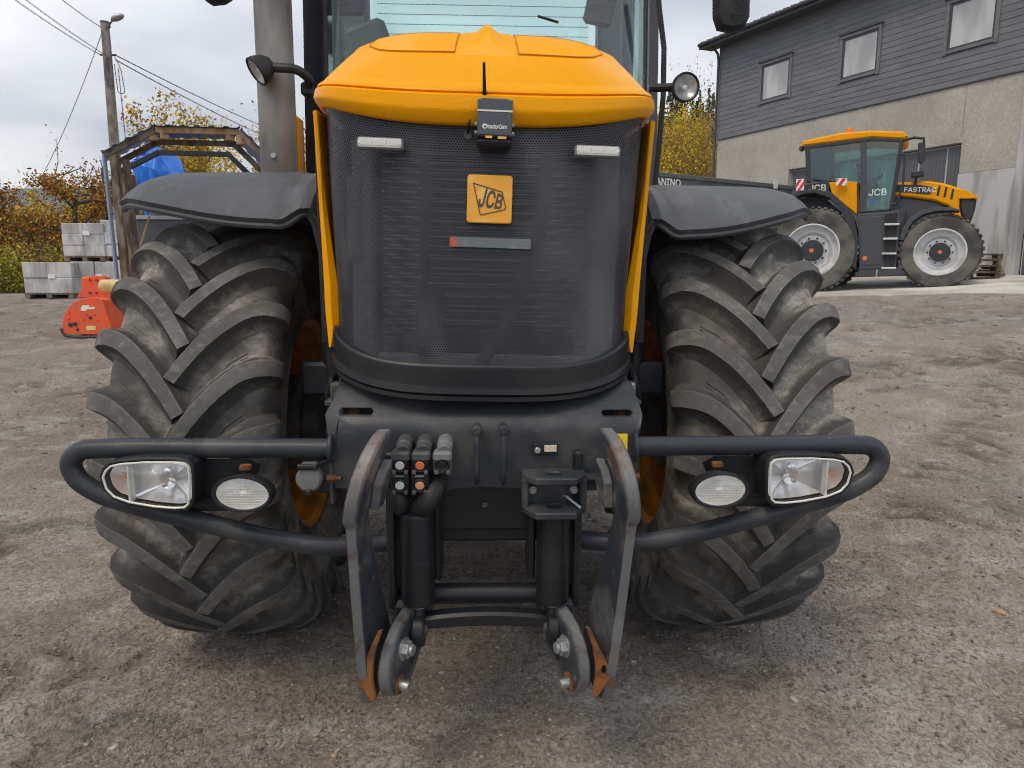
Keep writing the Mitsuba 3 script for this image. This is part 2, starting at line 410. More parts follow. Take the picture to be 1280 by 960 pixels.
def ground_fn(p, n, uv):
    a = fbm(p.x * .55 + 3, p.y * .55, 0, 4)
    b = fbm(p.x * 3.1, p.y * 3.1, 5, 4)
    c = noise(p.x * 85, p.y * 85, 1)
    g = noise(p.x * 210, p.y * 210, 2)
    s = noise(p.x * 140 + 9, p.y * 140, 3)
    base = mix((.192, .162, .133), (.235, .203, .170), smoothstep(.3, .65, a))
    base = mix(base, (.30, .278, .248), smoothstep(.48, .75, b) * .42)
    base = mix(base, (.19, .185, .178) , .6 * smoothstep(2.2, 4.5, p.x + 1.5 * (a - .5)) * smoothstep(.35, .6, fbm(p.x * .9 + 7, p.y * .9, 4, 3)))
    base = mix(base, (.115, .098, .082), smoothstep(.55, .78, fbm(p.x * 1.4 + 20, p.y * 1.4, 3, 4)) * .42)
    base = mix(base, (.088, .080, .072), .62 * smoothstep(.56, .72, fbm(p.x * 2.6 + 31, p.y * 4.2, 3, 4)) * smoothstep(.42, .6, fbm(p.x * .35 + 5, p.y * .6, 9, 3)))
    base = mix(base, (.34, .325, .295), .45 * smoothstep(.58, .75, fbm(p.x * 5.5 + 3, p.y * 7.5, 8, 4)))
    k = .42 + .66 * c + .62 * g
    base = base * k
    base = mix(base, (.48, .46, .42), smoothstep(.86, .94, s) * .55)
    base = mix(base, (.05, .045, .04), smoothstep(.84, .95, noise(p.x * 60 + 2, p.y * 60, 8)) * .5)
    ru = uv.x * smoothstep(.25, .6, fbm(p.x * 9, p.y * 9, 6, 3))
    base = mix(base, base * mi.Color3f(.50, .48, .46), ru)
    far = smoothstep(22, 27, p.y)
    return mix(base, mix((.045, .055, .018), (.12, .085, .035), fbm(p.x * .9, p.y * .9, 2, 3)), far)
gb = mikit.proc(lambda p, n, uv: fbm(p.x * 55, p.y * 55, 0, 3) + .5 * noise(p.x * 190, p.y * 190, 4))
paint('ground', mikit.proc(ground_fn), .85, spec=.25, bump=(gb, .012))
struct('ground', grid(np.stack([GX, GY_, GZ], -1)), 'ground', 'brown gravel yard with faint tyre tracks', 'ground', smooth=True, uv=np.stack([RUTM.ravel(), RUTM.ravel() * 0], -1))
from scipy.interpolate import RegularGridInterpolator
_gi = RegularGridInterpolator((gy, gx), GZ)
def gnd(x, y):
    return float(_gi((y, x)))
# loose stones
def stones(n, xr, yr, smin, smax, seed, col):
    r = np.random.default_rng(seed)
    ico = trimesh.creation.icosahedron()
    x = r.uniform(*xr, n); y = r.uniform(*yr, n)
    dens = meshkit.fbm(np.stack([x, y, x * 0], -1) * 1.3 + 11, 3, 3)
    keep = dens > r.uniform(.30, .62, n)
    x, y = x[keep], y[keep]
    n = len(x)
    s = smin * (smax / smin) ** (r.uniform(0, 1, n) ** 2.6)
    z = _gi(np.stack([y, x], -1))
    V = ico.vertices[None] * (1 + .35 * (r.uniform(-1, 1, (n, 12, 1)))) * s[:, None, None]
    ang = r.uniform(0, 6.28, n)
    ca, sa = np.cos(ang)[:, None], np.sin(ang)[:, None]
    sq = r.uniform(.6, 1.3, (n, 1))
    X, Y = V[..., 0] * sq, V[..., 1] / sq
    W = np.stack([X * ca - Y * sa + x[:, None], X * sa + Y * ca + y[:, None], V[..., 2] * r.uniform(.45, .8, (n, 1)) + (z + s * .18)[:, None]], -1)
    F = (ico.faces[None] + 12 * np.arange(n)[:, None, None]).reshape(-1, 3)
    t = r.uniform(0, 1, n)
    c = np.array(col[0]) * (1 - t[:, None]) + np.array(col[1]) * t[:, None]
    c *= r.uniform(.7, 1.2, (n, 1))
    lt = r.uniform(0, 1, n) > .95
    c[lt] = np.array([.38, .35, .31]) * r.uniform(.7, 1.1, (lt.sum(), 1))
    return W.reshape(-1, 3), F, np.repeat(c, 12, 0)
bsdf('vertex_matte', {'type': 'diffuse', 'reflectance': {'type': 'mesh_attribute', 'name': 'vertex_color'}})
COLS = ((.13, .11, .088), (.34, .305, .26))
st = [stones(60000, (-3.4, 3.6), (1.75, 4.2), .0022, .009, 1, COLS), stones(9000, (-5, 6), (3.0, 9), .006, .017, 2, COLS), stones(260, (-3.4, 3.6), (1.9, 6), .010, .020, 3, COLS), stones(5000, (-9, 12), (6, 14), .009, .024, 4, COLS)]
V, Fc, C, o = [], [], [], 0
for a, b, c in st:
    V.append(a); Fc.append(b + o); C.append(c); o += len(a)
struct('gravel', trimesh.Trimesh(np.vstack(V), np.vstack(Fc), process=False), 'vertex_matte', 'loose small stones strewn over the yard', 'gravel', smooth=False, kind='stuff', color=np.vstack(C))
# the two pale stones and chips one can point at
def pebble(x, y, s, seed):
    r = np.random.default_rng(seed)
    m = trimesh.creation.icosphere(2, 1.0)
    m.vertices *= (1 + .22 * (meshkit.noise(m.vertices * 1.7 + seed, seed)[:, None] * 2 - 1)) * np.array([1.25, .85, .6]) * s
    m = xf(m, rot([0, 0, 1], r.uniform(0, 180)))
    return mv(m, x, y, gnd(x, y) + s * .25)
paint('pale_stone', speck((.42, .40, .36), (.22, .2, .17), 60, .6), .8)
paint('tan_stone', speck((.40, .27, .15), (.25, .18, .1), 60, .6), .8)
for (px, py, s, mt, lab) in ((992, 874, .013, 'pale_stone', 'pale stone on the gravel in the right foreground'), (143, 937, .011, 'pale_stone', 'small pale stone in the left foreground'), (1250, 763, .020, 'tan_stone', 'flat tan stone at the right edge of the yard'), (418, 946, .009, 'tan_stone', 'small tan stone at the bottom, left of the link arms'), (552, 840, .009, 'pale_stone', 'small white stone between the link arms')):
    d = ray(px, py); t = -EYE[2] / d[2]; g = EYE + d * t
    thing('stone', lab, 'stone', mesh=pebble(g[0], g[1], s, int(px)), mat=mt, smooth=True)

# ================================================================== concrete apron in front of the hall
PV = math.radians(-24.8)
WD = np.array([math.sin(PV), math.cos(PV), 0])          # along the hall wall, away from the camera
WN = np.array([-WD[1], WD[0], 0])                        # out of the wall, into the yard
W0 = at(1240, 345, 18.5); W0[2] = 0
def apron():
    a = np.linspace(-14, 12, 70); b = np.linspace(0, 1, 24)
    V = np.zeros((len(a), len(b), 3))
    for i, t in enumerate(a):
        wd = np.interp(t, [-14, -5, 0, 4, 12], [3.0, 4.4, 6.3, 8.3, 8.3]) + .12 * math.sin(t * 3.1) + .06 * math.sin(t * 9)
        p = W0 + WD * t
        for j, k in enumerate(b):
            q = p + WN * wd * k
            V[i, j] = [q[0], q[1], gz(q[0], q[1]) + .055 - .06 * (j == len(b) - 1)]
    return grid(V)
def conc_fn(p, n, uv):
    a = fbm(p.x * .9, p.y * .9, p.z * .9, 4)
    b = noise(p.x * 30, p.y * 30, p.z * 30)
    return mix((.30, .285, .255), (.47, .45, .41), smoothstep(.3, .7, a)) * (.9 + .2 * b)
paint('concrete', mikit.proc(conc_fn), .8, spec=.2)
struct('concrete_apron', apron(), 'concrete', 'pale concrete apron along the hall wall', 'pavement', smooth=True)

# ================================================================== the hall on the right
HALL = thing('hall', 'long hall with grey board siding above a pale concrete wall', 'building')
def wl(px, py):
    """(distance along the wall away from the camera, height) of a pixel on the wall plane"""
    q = on_plane(px, py, W0, WN)
    return np.dot(q - W0, WD), q[2]
def WP(t, z, o=0.0):
    return W0 + WD * t + WN * o + np.array([0, 0, z])
def wbox(t0, t1, z0, z1, o0, o1, ch=0.0):
    """box on the wall: t along, z up, o outward"""
    m = box(((t0 + t1) / 2, (z0 + z1) / 2, (o0 + o1) / 2), (t1 - t0, z1 - z0, o1 - o0), ch)
    M = np.eye(4); M[:3, 0] = WD; M[:3, 1] = [0, 0, 1]; M[:3, 2] = WN; M[:3, 3] = W0
    m = xf(m, M)
    m.faces = m.faces[:, ::-1] if np.linalg.det(M[:3, :3]) < 0 else m.faces
    return m
tE = wl(897, 175)[0]
zS = np.mean([wl(897, 175)[1], wl(1100, 128)[1], wl(1278, 86)[1]])
zE = wl(900, 78)[1]
zE2 = wl(1040, 12)[1]
tN = -13.0
print('wall', tE, zS, zE, zE2, [wl(a, b) for a, b in ((982, 213), (1200, 178), (897, 175), (1278, 86))])
def agg_fn(p, n, uv):
    s = p.x * WD[0] + p.y * WD[1]
    a, b, c = voronoi(s * 22, p.z * 22)
    k = fbm(s * 1.2, p.z * 1.2, 0, 3)
    return mix((.41, .39, .34), (.50, .48, .43), c) * (.80 + .35 * k)
paint('aggregate', mikit.proc(agg_fn), .85, spec=.2)
def cast_fn(p, n, uv):
    s = p.x * WD[0] + p.y * WD[1]
    a = fbm(s * 5, p.z * .7, 0, 4)
    return mix((.36, .36, .35), (.56, .56, .55), smoothstep(.3, .7, a))
paint('cast_concrete', mikit.proc(cast_fn), .8, spec=.2)
def side_fn(p, n, uv):
    s = p.x * WD[0] + p.y * WD[1]
    a = fbm(s * 1.3, p.z * 9, 0, 4)
    return mix((.142, .150, .166), (.172, .181, .198), smoothstep(.3, .7, a))
paint('siding_paint', mikit.proc(side_fn), .6)
paint('trim_dark', (.055, .058, .063), .5)
paint('door_grey', (.115, .12, .135), .45)
paint('white_frame', (.62, .64, .65), .4)
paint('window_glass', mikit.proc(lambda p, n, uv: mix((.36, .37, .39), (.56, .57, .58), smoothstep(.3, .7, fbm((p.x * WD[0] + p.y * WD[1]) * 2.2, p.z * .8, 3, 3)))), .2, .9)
# concrete base: panels between joints, an opening for the workshop doors
g0 = -1.0
j1, j2, j3 = wl(937, 260)[0], wl(1077, 200)[0], wl(1206, 130)[0]
dl, dr_ = wl(983, 250)[0], wl(1199.5, 200)[0]
zd = np.mean([wl(983, 213)[1], wl(1199, 178)[1]])
BS = HALL
def panel(t0, t1, z0, z1, mat, nm='concrete_panel', o=.0):
    return part(HALL, nm, wbox(t0, t1, z0, z1, -.25, o, .012), mat)
zt = zS - .01
panel(j1 + .01, tE, g0, zt, 'aggregate')
panel(dl, j1 - .01, g0, zt, 'aggregate')
panel(j2 + .01, dl - .006, zd, zt, 'aggregate')
panel(j3 + .01, j2 - .01, zd, zt, 'aggregate')
for jx in (j1, j2, j3):
    part(HALL, 'joint_filler', wbox(jx - .011, jx + .011, zd if jx < dl else g0, zt, -.2, -.006), 'cast_concrete')
zc = wl(1240, 213)[1]
jr = wl(1266, 250)[0]
panel(jr + .01, dr_ - .006, zc + .01, zt, 'aggregate', o=.0)
panel(dr_, j3 - .01, zd, zt, 'aggregate') if dr_ < j3 - .05 else None
part(HALL, 'cast_wall', wbox(jr + .01, dr_ - .006, g0, zc, -.25, .03, .01), 'cast_concrete', label='smooth pale cast concrete below the rough panel')
part(HALL, 'column', wbox(jr - .22, jr, g0, zt, -.25, .05, .015), 'cast_concrete')
panel(tN, jr - .24, 3.6, zt, 'aggregate')
part(HALL, 'wall_core', J(wbox(tN, tE - .02, g0, zS + 2.6, -9.0, -.30)), 'trim_dark')
# doors
def door(t0, t1, z0, z1, ms, nm):
    D = part(HALL, nm, wbox(t0, t1, z0, z1, -.24, -.20), 'white_frame')
    tt = [t0] + ms + [t1]
    for a, b in zip(tt[:-1], tt[1:]):
        P = part(D, 'door_panel', wbox(a + .035, b - .035, z0 + .05, z1 - .04, -.20, -.17, .006), 'door_grey')
    part(D, 'grooves', J([wbox(x - .006, x + .006, z0 + .06, z1 - .05, -.171, -.168) for x in np.arange(t0 + .08, t1 - .05, .11)]), 'trim_dark', kind='stuff')
    return D
ms = sorted([wl(1176, 230)[0], wl(1141, 230)[0], wl(1100, 230)[0], wl(1052, 230)[0], wl(1018, 230)[0]])
door(dr_ + .02, dl - .02, gz(12, 21) - .2, zd - .02, ms, 'workshop_door')
D2 = door(jr - 3.3, jr - .26, 1.38, 3.56, [jr - 1.3, jr - 2.3], 'side_door')
part(HALL, 'door_threshold', wbox(jr - 3.3, jr - .24, 1.30, 1.40, -.24, .03, .01), 'white_frame')
# siding boards
pit = .168
nb = int(round((zE2 + .15 - zS) / pit))
wins = []
for (x0, y0, x1, y1) in ((953, 81, 987, 124), (1054, 41, 1098, 94), (1188, -6, 1246, 53)):
    ta, tb = wl(x0, (y0 + y1) / 2)[0], wl(x1, (y0 + y1) / 2)[0]
    za, zb = wl((x0 + x1) / 2, y1)[1], wl((x0 + x1) / 2, y0)[1]
    wins.append((min(ta, tb), max(ta, tb), min(za, zb), max(za, zb)))
tw = [np.mean([w[1] - w[0] for w in wins]), np.mean([w[3] - w[2] for w in wins]), np.mean([w[2] for w in wins])]
print('wins', wins)
wins = [((w[0] + w[1]) / 2 - tw[0] / 2, (w[0] + w[1]) / 2 + tw[0] / 2, tw[2], tw[2] + tw[1]) for w in wins]
SIDE = part(HALL, 'siding', wbox(tN, tE, zS, zS + nb * pit, -.25, -.02), 'siding_paint', label='dark grey horizontal board siding')
for k in range(nb):
    z0 = zS + k * pit
    tilt = []
    cuts = [(w[0], w[1]) for w in wins if z0 < w[3] and z0 + pit > w[2]]
    xs = [tN] + sorted([c for w in cuts for c in w]) + [tE]
    r = np.random.default_rng(100 + k)
    for a, b in zip(xs[::2], xs[1::2]):
        pts = [(z0 - .012, .028), (z0 + pit, .012), (z0 + pit, -.01), (z0 - .012, -.01)]
        V = np.array([[WP(t, z, o) for z, o in pts] for t in (a + .002, b - .002)])
        m = hull(V.reshape(-1, 3))
        part(SIDE, 'siding_board', m, 'siding_paint', smooth=False)
part(HALL, 'corner_board', wbox(tE - .02, tE + .05, zS - .03, zS + nb * pit, -.3, .06, .008), 'siding_paint')
part(HALL, 'base_flashing', wbox(tN, tE, zS - .05, zS - .012, -.01, .045, .005), 'trim_dark')
for (a, b, c, d) in wins:
    Wn = part(HALL, 'window', J(wbox(a - .10, b + .10, d, d + .10, -.02, .075, .008), wbox(a - .10, a, c - .12, d, -.02, .065, .008), wbox(b, b + .10, c - .12, d, -.02, .065, .008), wbox(a, b, c - .09, c, -.02, .07, .008)), 'siding_paint')
    part(Wn, 'frame', J(wbox(a, b, c, c + .06, -.05, .04, .006), wbox(a, b, d - .06, d, -.05, .04, .006), wbox(a, a + .06, c + .06, d - .06, -.05, .04, .006), wbox(b - .06, b, c + .06, d - .06, -.05, .04, .006)), 'trim_dark')
    part(Wn, 'pane', wbox(a + .05, b - .05, c + .05, d - .05, -.018, .012), 'window_glass')
    part(Wn, 'flashing', wbox(a - .14, b + .14, d + .102, d + .125, -.02, .12, .004), 'trim_dark')
# roof
zR = zS + nb * pit
og = .62
roofp = np.array([(-og, zR - .05), (-og, zR + .13), (-og + .03, zR + .16), (9.2, zR + 3.6), (9.2, zR + 3.35), (0, zR + .06), (0, zR - .03)])
def extr_wall(P, t0, t1):
    V = np.array([[WP(t, z, -a) for a, z in P] for t in (t0, t1)])
    n = len(P)
    m = grid(V, wrap=True)
    from shapely.geometry import Polygon as PG
    _, f = trimesh.creation.triangulate_polygon(PG(P), engine='earcut')
    vv, ff = trimesh.creation.triangulate_polygon(PG(P), engine='earcut')
    caps = []
    for t in (t0, t1):
        caps.append(mk(np.array([WP(t, z, -a) for a, z in vv]), ff))
    return J(m, caps)
RF = part(HALL, 'roof', extr_wall(roofp, tN - .3, tE + .55), 'trim_dark', smooth=False)
part(RF, 'gutter', J(tube([WP(tN - .3, zR + .07, og + .07), WP(tE + .5, zR + .07, og + .07)], .07, 10)), 'trim_dark', smooth=50)
part(RF, 'fascia', wbox(tN - .3, tE + .55, zR - .08, zR + .14, og, og + .025, .004), 'trim_dark')
part(RF, 'roof_ribs', J([tube([WP(t, zR + .19, og - .02), WP(t, zR + 3.6, -9.1)], .022, 5) for t in np.arange(tN, tE + .5, .33)]), 'trim_dark', kind='stuff')
part(RF, 'downpipe', tube(fillet([WP(tE - .02, zR + .02, og + .05), WP(tE + .06, zR - .25, .12), WP(tE + .06, zR - .6, .08), WP(tE + .06, 1.4, .08)], .12), .045, 8), 'trim_dark')

# ================================================================== foliage helpers
def leaves(cent, size, r, cols, droop=.3):
    """quads at cent (n,3)"""
    n = len(cent)
    a = r.normal(size=(n, 3)); a /= np.linalg.norm(a, axis=1, keepdims=True)
    b = np.cross(a, r.normal(size=(n, 3))); b /= np.linalg.norm(b, axis=1, keepdims=True)
    s = size * r.uniform(.6, 1.35, (n, 1))
    V = np.stack([cent - a * s, cent - b * s * .55, cent + a * s, cent + b * s * .55], 1).reshape(-1, 3)
    k = np.arange(n)[:, None] * 4
    F = np.vstack([k + [0, 1, 2], k + [0, 2, 3]])
    cols = np.asarray(cols, float)
    i = r.integers(0, len(cols), n)
    c = cols[i] * r.uniform(.65, 1.25, (n, 1))
    return V, F, np.repeat(c, 4, 0)
bsdf('leaf', {'type': 'diffuse', 'reflectance': {'type': 'mesh_attribute', 'name': 'vertex_color'}})
paint('bark', speck((.075, .062, .050), (.15, .14, .12), 5, .6), .85)
paint('birch_bark', speck((.30, .28, .25), (.07, .06, .05), 4, .8), .8)
def add_leaves(key, V, F, C):
    scene[key] = mikit.ply(trimesh.Trimesh(V, F, process=False), 'leaf', False, color=C)
def branchy(base, h, r, seed, spread=.5, levels=3, rad=.12, upright=.6, nb=(5, 4, 4)):
    """returns tubes and tip points"""
    rg = np.random.default_rng(seed)
    tubes, tips = [], []
    def grow(p, d, L, rd, lev):
        n = 5
        P = [np.array(p)]
        d = np.array(d, float)
        for i in range(n):
            d = d + rg.normal(0, .16, 3) + np.array([0, 0, .05 * upright])
            d /= np.linalg.norm(d)
            P.append(P[-1] + d * L / n)
        P = np.array(P)
        rr = np.linspace(rd, rd * .45, n + 1)
        tubes.append(tube(P, rr, 6 if lev == 0 else 4, cap=False))
        if lev >= levels - 1:
            tips.extend(P[1:])
            return
        for k in range(nb[lev]):
            t = rg.uniform(.3, 1.0) if lev else rg.uniform(.25, 1)
            q = P[0] + 0
            i = min(int(t * n), n - 1)
            q = P[i] + (P[i + 1] - P[i]) * (t * n - i)
            a = rg.uniform(0, 6.283)
            out = np.array([math.cos(a), math.sin(a), 0])
            dd = d * upright + out * spread * 2 + np.array([0, 0, rg.uniform(-.15, .5)])
            grow(q, dd / np.linalg.norm(dd), L * rg.uniform(.45, .7), rr[i] * .55, lev + 1)
    grow(base, (rg.normal(0, .05), rg.normal(0, .05), 1), h, rad, 0)
    return J(tubes), np.array(tips)
def tree(name, label, cat, base, h, seed, cols, nleaf, lsize, jit, spread=.5, upright=.6, rad=.1, nb=(6, 5, 4), bark='bark', group=None, levels=3, trunk=.6, narrow=1.0):
    rg = np.random.default_rng(seed + 1)
    k = thing(name, label, cat, group)
    m, tips = branchy(base, h * trunk, .1, seed, spread, levels, rad, upright, nb)
    kz = h * .94 / (np.percentile(tips[:, 2], 99.5) - base[2])
    kx = min(kz, 1.0) * narrow
    for arr in (m.vertices, tips):
        arr[:, 2] = base[2] + (arr[:, 2] - base[2]) * kz
        arr[:, :2] = base[:2] + (arr[:, :2] - base[:2]) * kx
    scene[k + '__trunk'] = mikit.ply(m, bark, True)
    tips = tips[tips[:, 2] > base[2] + h * .12]
    c = tips[rg.integers(0, len(tips), nleaf)] + rg.normal(0, jit, (nleaf, 3))
    add_leaves(k + '__crown', *leaves(c, lsize, rg, cols))
    return k
# ================================================================== the tractor in front
TR = thing('tractor', 'large yellow and dark grey tractor seen head-on, filling the middle of the yard', 'tractor')
HROLL = mat4(None, (-.008, 0, 0)) @ rot([0, 1, 0], 1.0, (0, 2.3, 1.15))
def HR(m):
    return xf(m, HROLL)
# ---- bonnet plan curve (superellipse)
def plan_curve(w, D, n=2.7, N=161):
    ph = np.linspace(-math.pi / 2, math.pi / 2, 2001)
    x = w * np.sign(np.sin(ph)) * np.abs(np.sin(ph)) ** (2 / n)
    y = D * (1 - np.abs(np.cos(ph)) ** (2 / n))
    L = np.concatenate([[0], np.cumsum(np.hypot(np.diff(x), np.diff(y)))])
    a = np.linspace(0, L[-1], N)
    return np.interp(a, L, x), np.interp(a, L, y), L[-1]
def plan_normals(x, y):
    tx, ty = np.gradient(x), np.gradient(y)
    l = np.hypot(tx, ty)
    return ty / l, -tx / l
def sweep(prof, w, D, Y0, zf, close=True, N=121, n=2.7):
    """prof: list of (outward offset, dz) ; zf(x/w) base height"""
    x, y, _ = plan_curve(w, D, n, N)
    nx, ny = plan_normals(x, y)
    rows = [np.stack([x + o * nx, Y0 + y + o * ny, zf(x / w) + dz], -1) for o, dz in prof]
    if close: rows.append(rows[0])
    m = grid(np.array(rows))
    return m
ZB = lambda u: 1.145 + .066 * np.abs(u) ** 4
ZT = lambda u: 1.865 + .085 * np.abs(u) ** 3.2
# perforated grille sheet
def perforated():
    p = .0082
    x, y, L = plan_curve(.5, .30, 2.7, 801)
    A = np.linspace(0, L, 801)
    nv = int(.80 / (p * .866))
    na = int(L / p)
    ii, jj = np.meshgrid(np.arange(na), np.arange(nv), indexing='ij')
    ca = (ii + .5 * (jj % 2)) * p
    cv = jj * p * .866
    ca, cv = ca.ravel(), cv.ravel()
    g = np.radians(30 + 60 * np.arange(6))
    ro, ri = p / math.sqrt(3) * 1.004, p * .295
    a = np.concatenate([ca[:, None] + ro * np.cos(g), ca[:, None] + ri * np.cos(g)], 1)
    v = np.concatenate([cv[:, None] + ro * np.sin(g), cv[:, None] + ri * np.sin(g)], 1)
    k = np.arange(6)
    tri = np.vstack([np.stack([k, (k + 1) % 6, (k + 1) % 6 + 6], 1), np.stack([k, (k + 1) % 6 + 6, k + 6], 1)])
    F = (np.arange(len(ca))[:, None, None] * 12 + tri[None]).reshape(-1, 3)
    a, v = a.ravel(), v.ravel()
    s = v / .76
    xx, yy = np.interp(a, A, x), np.interp(a, A, y)
    u = xx / .5
    w = .432 + .048 * np.clip(s, 0, 1)
    Z = ZB(u) + .02 + (ZT(u) + .015 - ZB(u) - .02) * s
    Yc = 1.955 + .055 * np.clip(s, 0, 1.1)
    return trimesh.Trimesh(np.stack([w * u, Yc + yy, Z], -1), F, process=False)
part(TR, 'grille', HR(perforated()), 'grille_sheet', smooth=True, label='dusty perforated grille sheet')
GY = lambda z: 1.955 + .055 * (z - 1.165) / .72          # face depth of the sheet at the centre
# black lower band and its lip
def band_rows():
    N = 121
    x, y, _ = plan_curve(.440, .30, 2.7, N)
    nx, ny = plan_normals(x, y)
    u = x / .440
    top = 1.213 + .085 * np.abs(u) ** 5
    bot = ZB(u)
    rows = []
    for o, kind, dz in ((-.01, 't', .004), (.012, 't', .006), (.017, 't', 0), (.018, 't', -.010), (.015, 'b', .020), (.015, 'b', .012), (.023, 'b', .009), (.025, 'b', -.006), (.014, 'b', -.012), (.02, 'b', -.014), (.02, 'b', -.026), (-.05, 'b', -.028)):
        zz = (top if kind == 't' else bot) + dz
        rows.append(np.stack([x + o * nx, 1.955 + y + o * ny, zz], -1))
    return grid(np.array(rows), flip=True)
part(TR, 'grille_band', HR(band_rows()), 'black_paint', label='black band under the grille')
# what shows through the sheet: radiator
rad = [J(box((0, 2.30, 1.50), (.74, .06, .80), .004), box((-.418, 2.65, 1.55), (.02, .8, .82)), box((.418, 2.65, 1.55), (.02, .8, .82)), box((0, 2.7, 1.93), (.9, 1.0, .02)))]
part(TR, 'radiator', HR(rad[0]), 'dark')
fins = []
for k in range(22):
    z = 1.225 + k * .0285
    fins.append(box((.02, 2.245, z), (.66, .02, .0035)))
    fins.append(box((.02, 2.245, z + .0105), (.66, .02, .0028)))
part(TR, 'radiator_tubes', HR(J(fins)), 'bare_steel', kind='stuff')
part(TR, 'radiator_frame', HR(J(box((-.355, 2.18, 1.52), (.06, .08, .64), .005), box((.36, 2.18, 1.52), (.07, .08, .64), .005), box((0, 2.12, 1.20), (.62, .05, .055), .005))), 'light_metal')
part(TR, 'hose', HR(tube(fillet([(.17, 2.06, 1.80), (.16, 2.06, 1.55), (.07, 2.05, 1.33), (.0, 2.05, 1.21)], .1), .019, 10)), 'mech_grey')
part(TR, 'receiver_bottle', HR(J(cyl((-.15, 2.08, 1.225), (-.15, 2.08, 1.42), .042, 20, .01), cyl((-.17, 2.1, 1.42), (-.17, 2.1, 1.80), .012, 8))), 'black_plastic')
for bb in (box((-.375, 2.16, 1.62), (.05, .05, .25), .01), box((-.365, 2.18, 1.38), (.05, .05, .16), .01), box((.385, 2.2, 1.50), (.04, .05, .42), .01)):
    part(TR, 'bracket', HR(bb), 'galv')
# ---- bonnet
def bonnet():
    N = 121
    W0 = .488
    x, y, _ = plan_curve(W0, .34, 2.6, N)
    nx, ny = plan_normals(x, y)
    u = x / W0
    c = np.abs(u) ** 3.0
    Y0 = 1.995
    back = np.array([3.30])
    def row(o, z0, zc):
        r = np.stack([x + o * nx, Y0 + y + o * ny, z0 + zc * c], -1)
        l = r[:1].copy(); l[:, 1] = 3.35; l[:, 2] = r[0, 2] + .05
        q = r[-1:].copy(); q[:, 1] = 3.35; q[:, 2] = r[-1, 2] + .05
        return np.vstack([l, r, q])
    lower = [row(-.05, 1.866, .085), row(.002, 1.860, .085), row(.014, 1.866, .083), row(.027, 1.888, .078), row(.030, 1.900, .075), row(.026, 1.932, .062), row(.020, 1.9375, .060), row(.004, 1.938, .060)]
    upper = [row(.004, 1.9385, .060), row(.016, 1.939, .060), row(.021, 1.943, .058), row(.018, 1.952, .055), row(.004, 1.966, .050)]
    # crown contour: a U-shaped line inside the rim
    zc_y = lambda Y: np.interp(Y, [2.055, 2.15, 2.3, 2.42, 2.55, 2.7, 2.9, 3.36], [2.056, 2.107, 2.172, 2.219, 2.262, 2.302, 2.342, 2.42])
    xl = .40 * np.sign(u) * np.minimum(np.abs(u) * 1.0, 1) ** 1.0
    yl = 2.055 + .30 * np.abs(u) ** 6 + .0 * u
    zl = zc_y(yl) - .030 * np.abs(u) ** 2 * 0 - .045 * np.abs(u) ** 4
    L = np.stack([xl, yl, zl], -1)
    l = L[:1].copy(); l[:, 1] = 3.35; l[:, 2] = zc_y(3.35) - .045
    q = L[-1:].copy(); q[:, 1] = 3.35; q[:, 2] = zc_y(3.35) - .045
    L = np.vstack([l, L, q])
    R = upper[-1]
    for t in np.linspace(0, 1, 9)[1:]:
        bulge = .003 * math.sin(math.pi * t)
        M = R * (1 - t) + L * t
        M[:, 2] += bulge
        upper.append(M)
    low = grid(np.array(lower), flip=True)
    up = grid(np.array(upper), flip=True)
    # subdivide the long side strips is not needed; cap the top
    Ys = np.concatenate([np.linspace(0, .3, 12), np.linspace(.3, 1.295, 18)[1:]])
    ux = np.concatenate([np.linspace(-1, -.14, 24), [-.10, -.05, 0, .05, .10], np.linspace(.14, 1, 24)])
    V = np.zeros((len(Ys), len(ux), 3))
    for i, dy in enumerate(Ys):
        yy = 2.055 + .30 * np.abs(ux) ** 6
        yy = yy + (3.35 - yy) * dy / 1.295
        zz = zc_y(yy) - .045 * np.abs(ux) ** 4
        h = .030 * np.clip((dy) / .16, 0, 1) ** .8
        zz = zz + h * np.clip(1 - np.abs(ux) / .105, 0, 1) + .006 * np.clip(dy / .05, 0, 1) * (np.abs(ux) < .18)
        V[i] = np.stack([.40 * ux, yy, zz], -1)
    cap = grid(V, flip=False)
    # two raised panels beside the spine
    pan = []
    for s in (-1, 1):
        P = np.zeros((10, 16, 3))
        for i, dy in enumerate(np.linspace(.012, .42, 10)):
            uu = s * np.linspace(.22, .86 - .10 * (i == 0), 16)
            yy = 2.055 + .30 * np.abs(uu) ** 6
            yy = yy + (3.35 - yy) * dy / 1.295
            P[i] = np.stack([.40 * uu, yy, zc_y(yy) - .045 * np.abs(uu) ** 4 + .004], -1)
        pan.append((shell(P, .012, flip=(s > 0)), P))
    return low, up, cap, pan
low, up, cap, pan = bonnet()
BN = part(TR, 'bonnet', HR(J(up, cap)), 'yellow_paint', smooth=28)
part(BN, 'lower_lip', HR(low), 'yellow_paint', smooth=40)
for m, P in pan:
    part(BN, 'top_panel', HR(m), 'yellow_paint', smooth=28)
    e = np.vstack([P[0], P[1:, -1], P[-1, ::-1][1:], P[::-1, 0][1:]])
    part(BN, 'panel_seam', HR(tube(e + [0, 0, .0002], .0017, 5)), 'seam_dark')
sweep_gap = sweep([(.0, 0), (.012, 0), (.012, .004), (.0, .004)], .488, .34, 1.995, lambda u: 1.936 + .060 * np.abs(u) ** 3, n=2.6)
part(BN, 'panel_gap', HR(sweep_gap), 'dark')
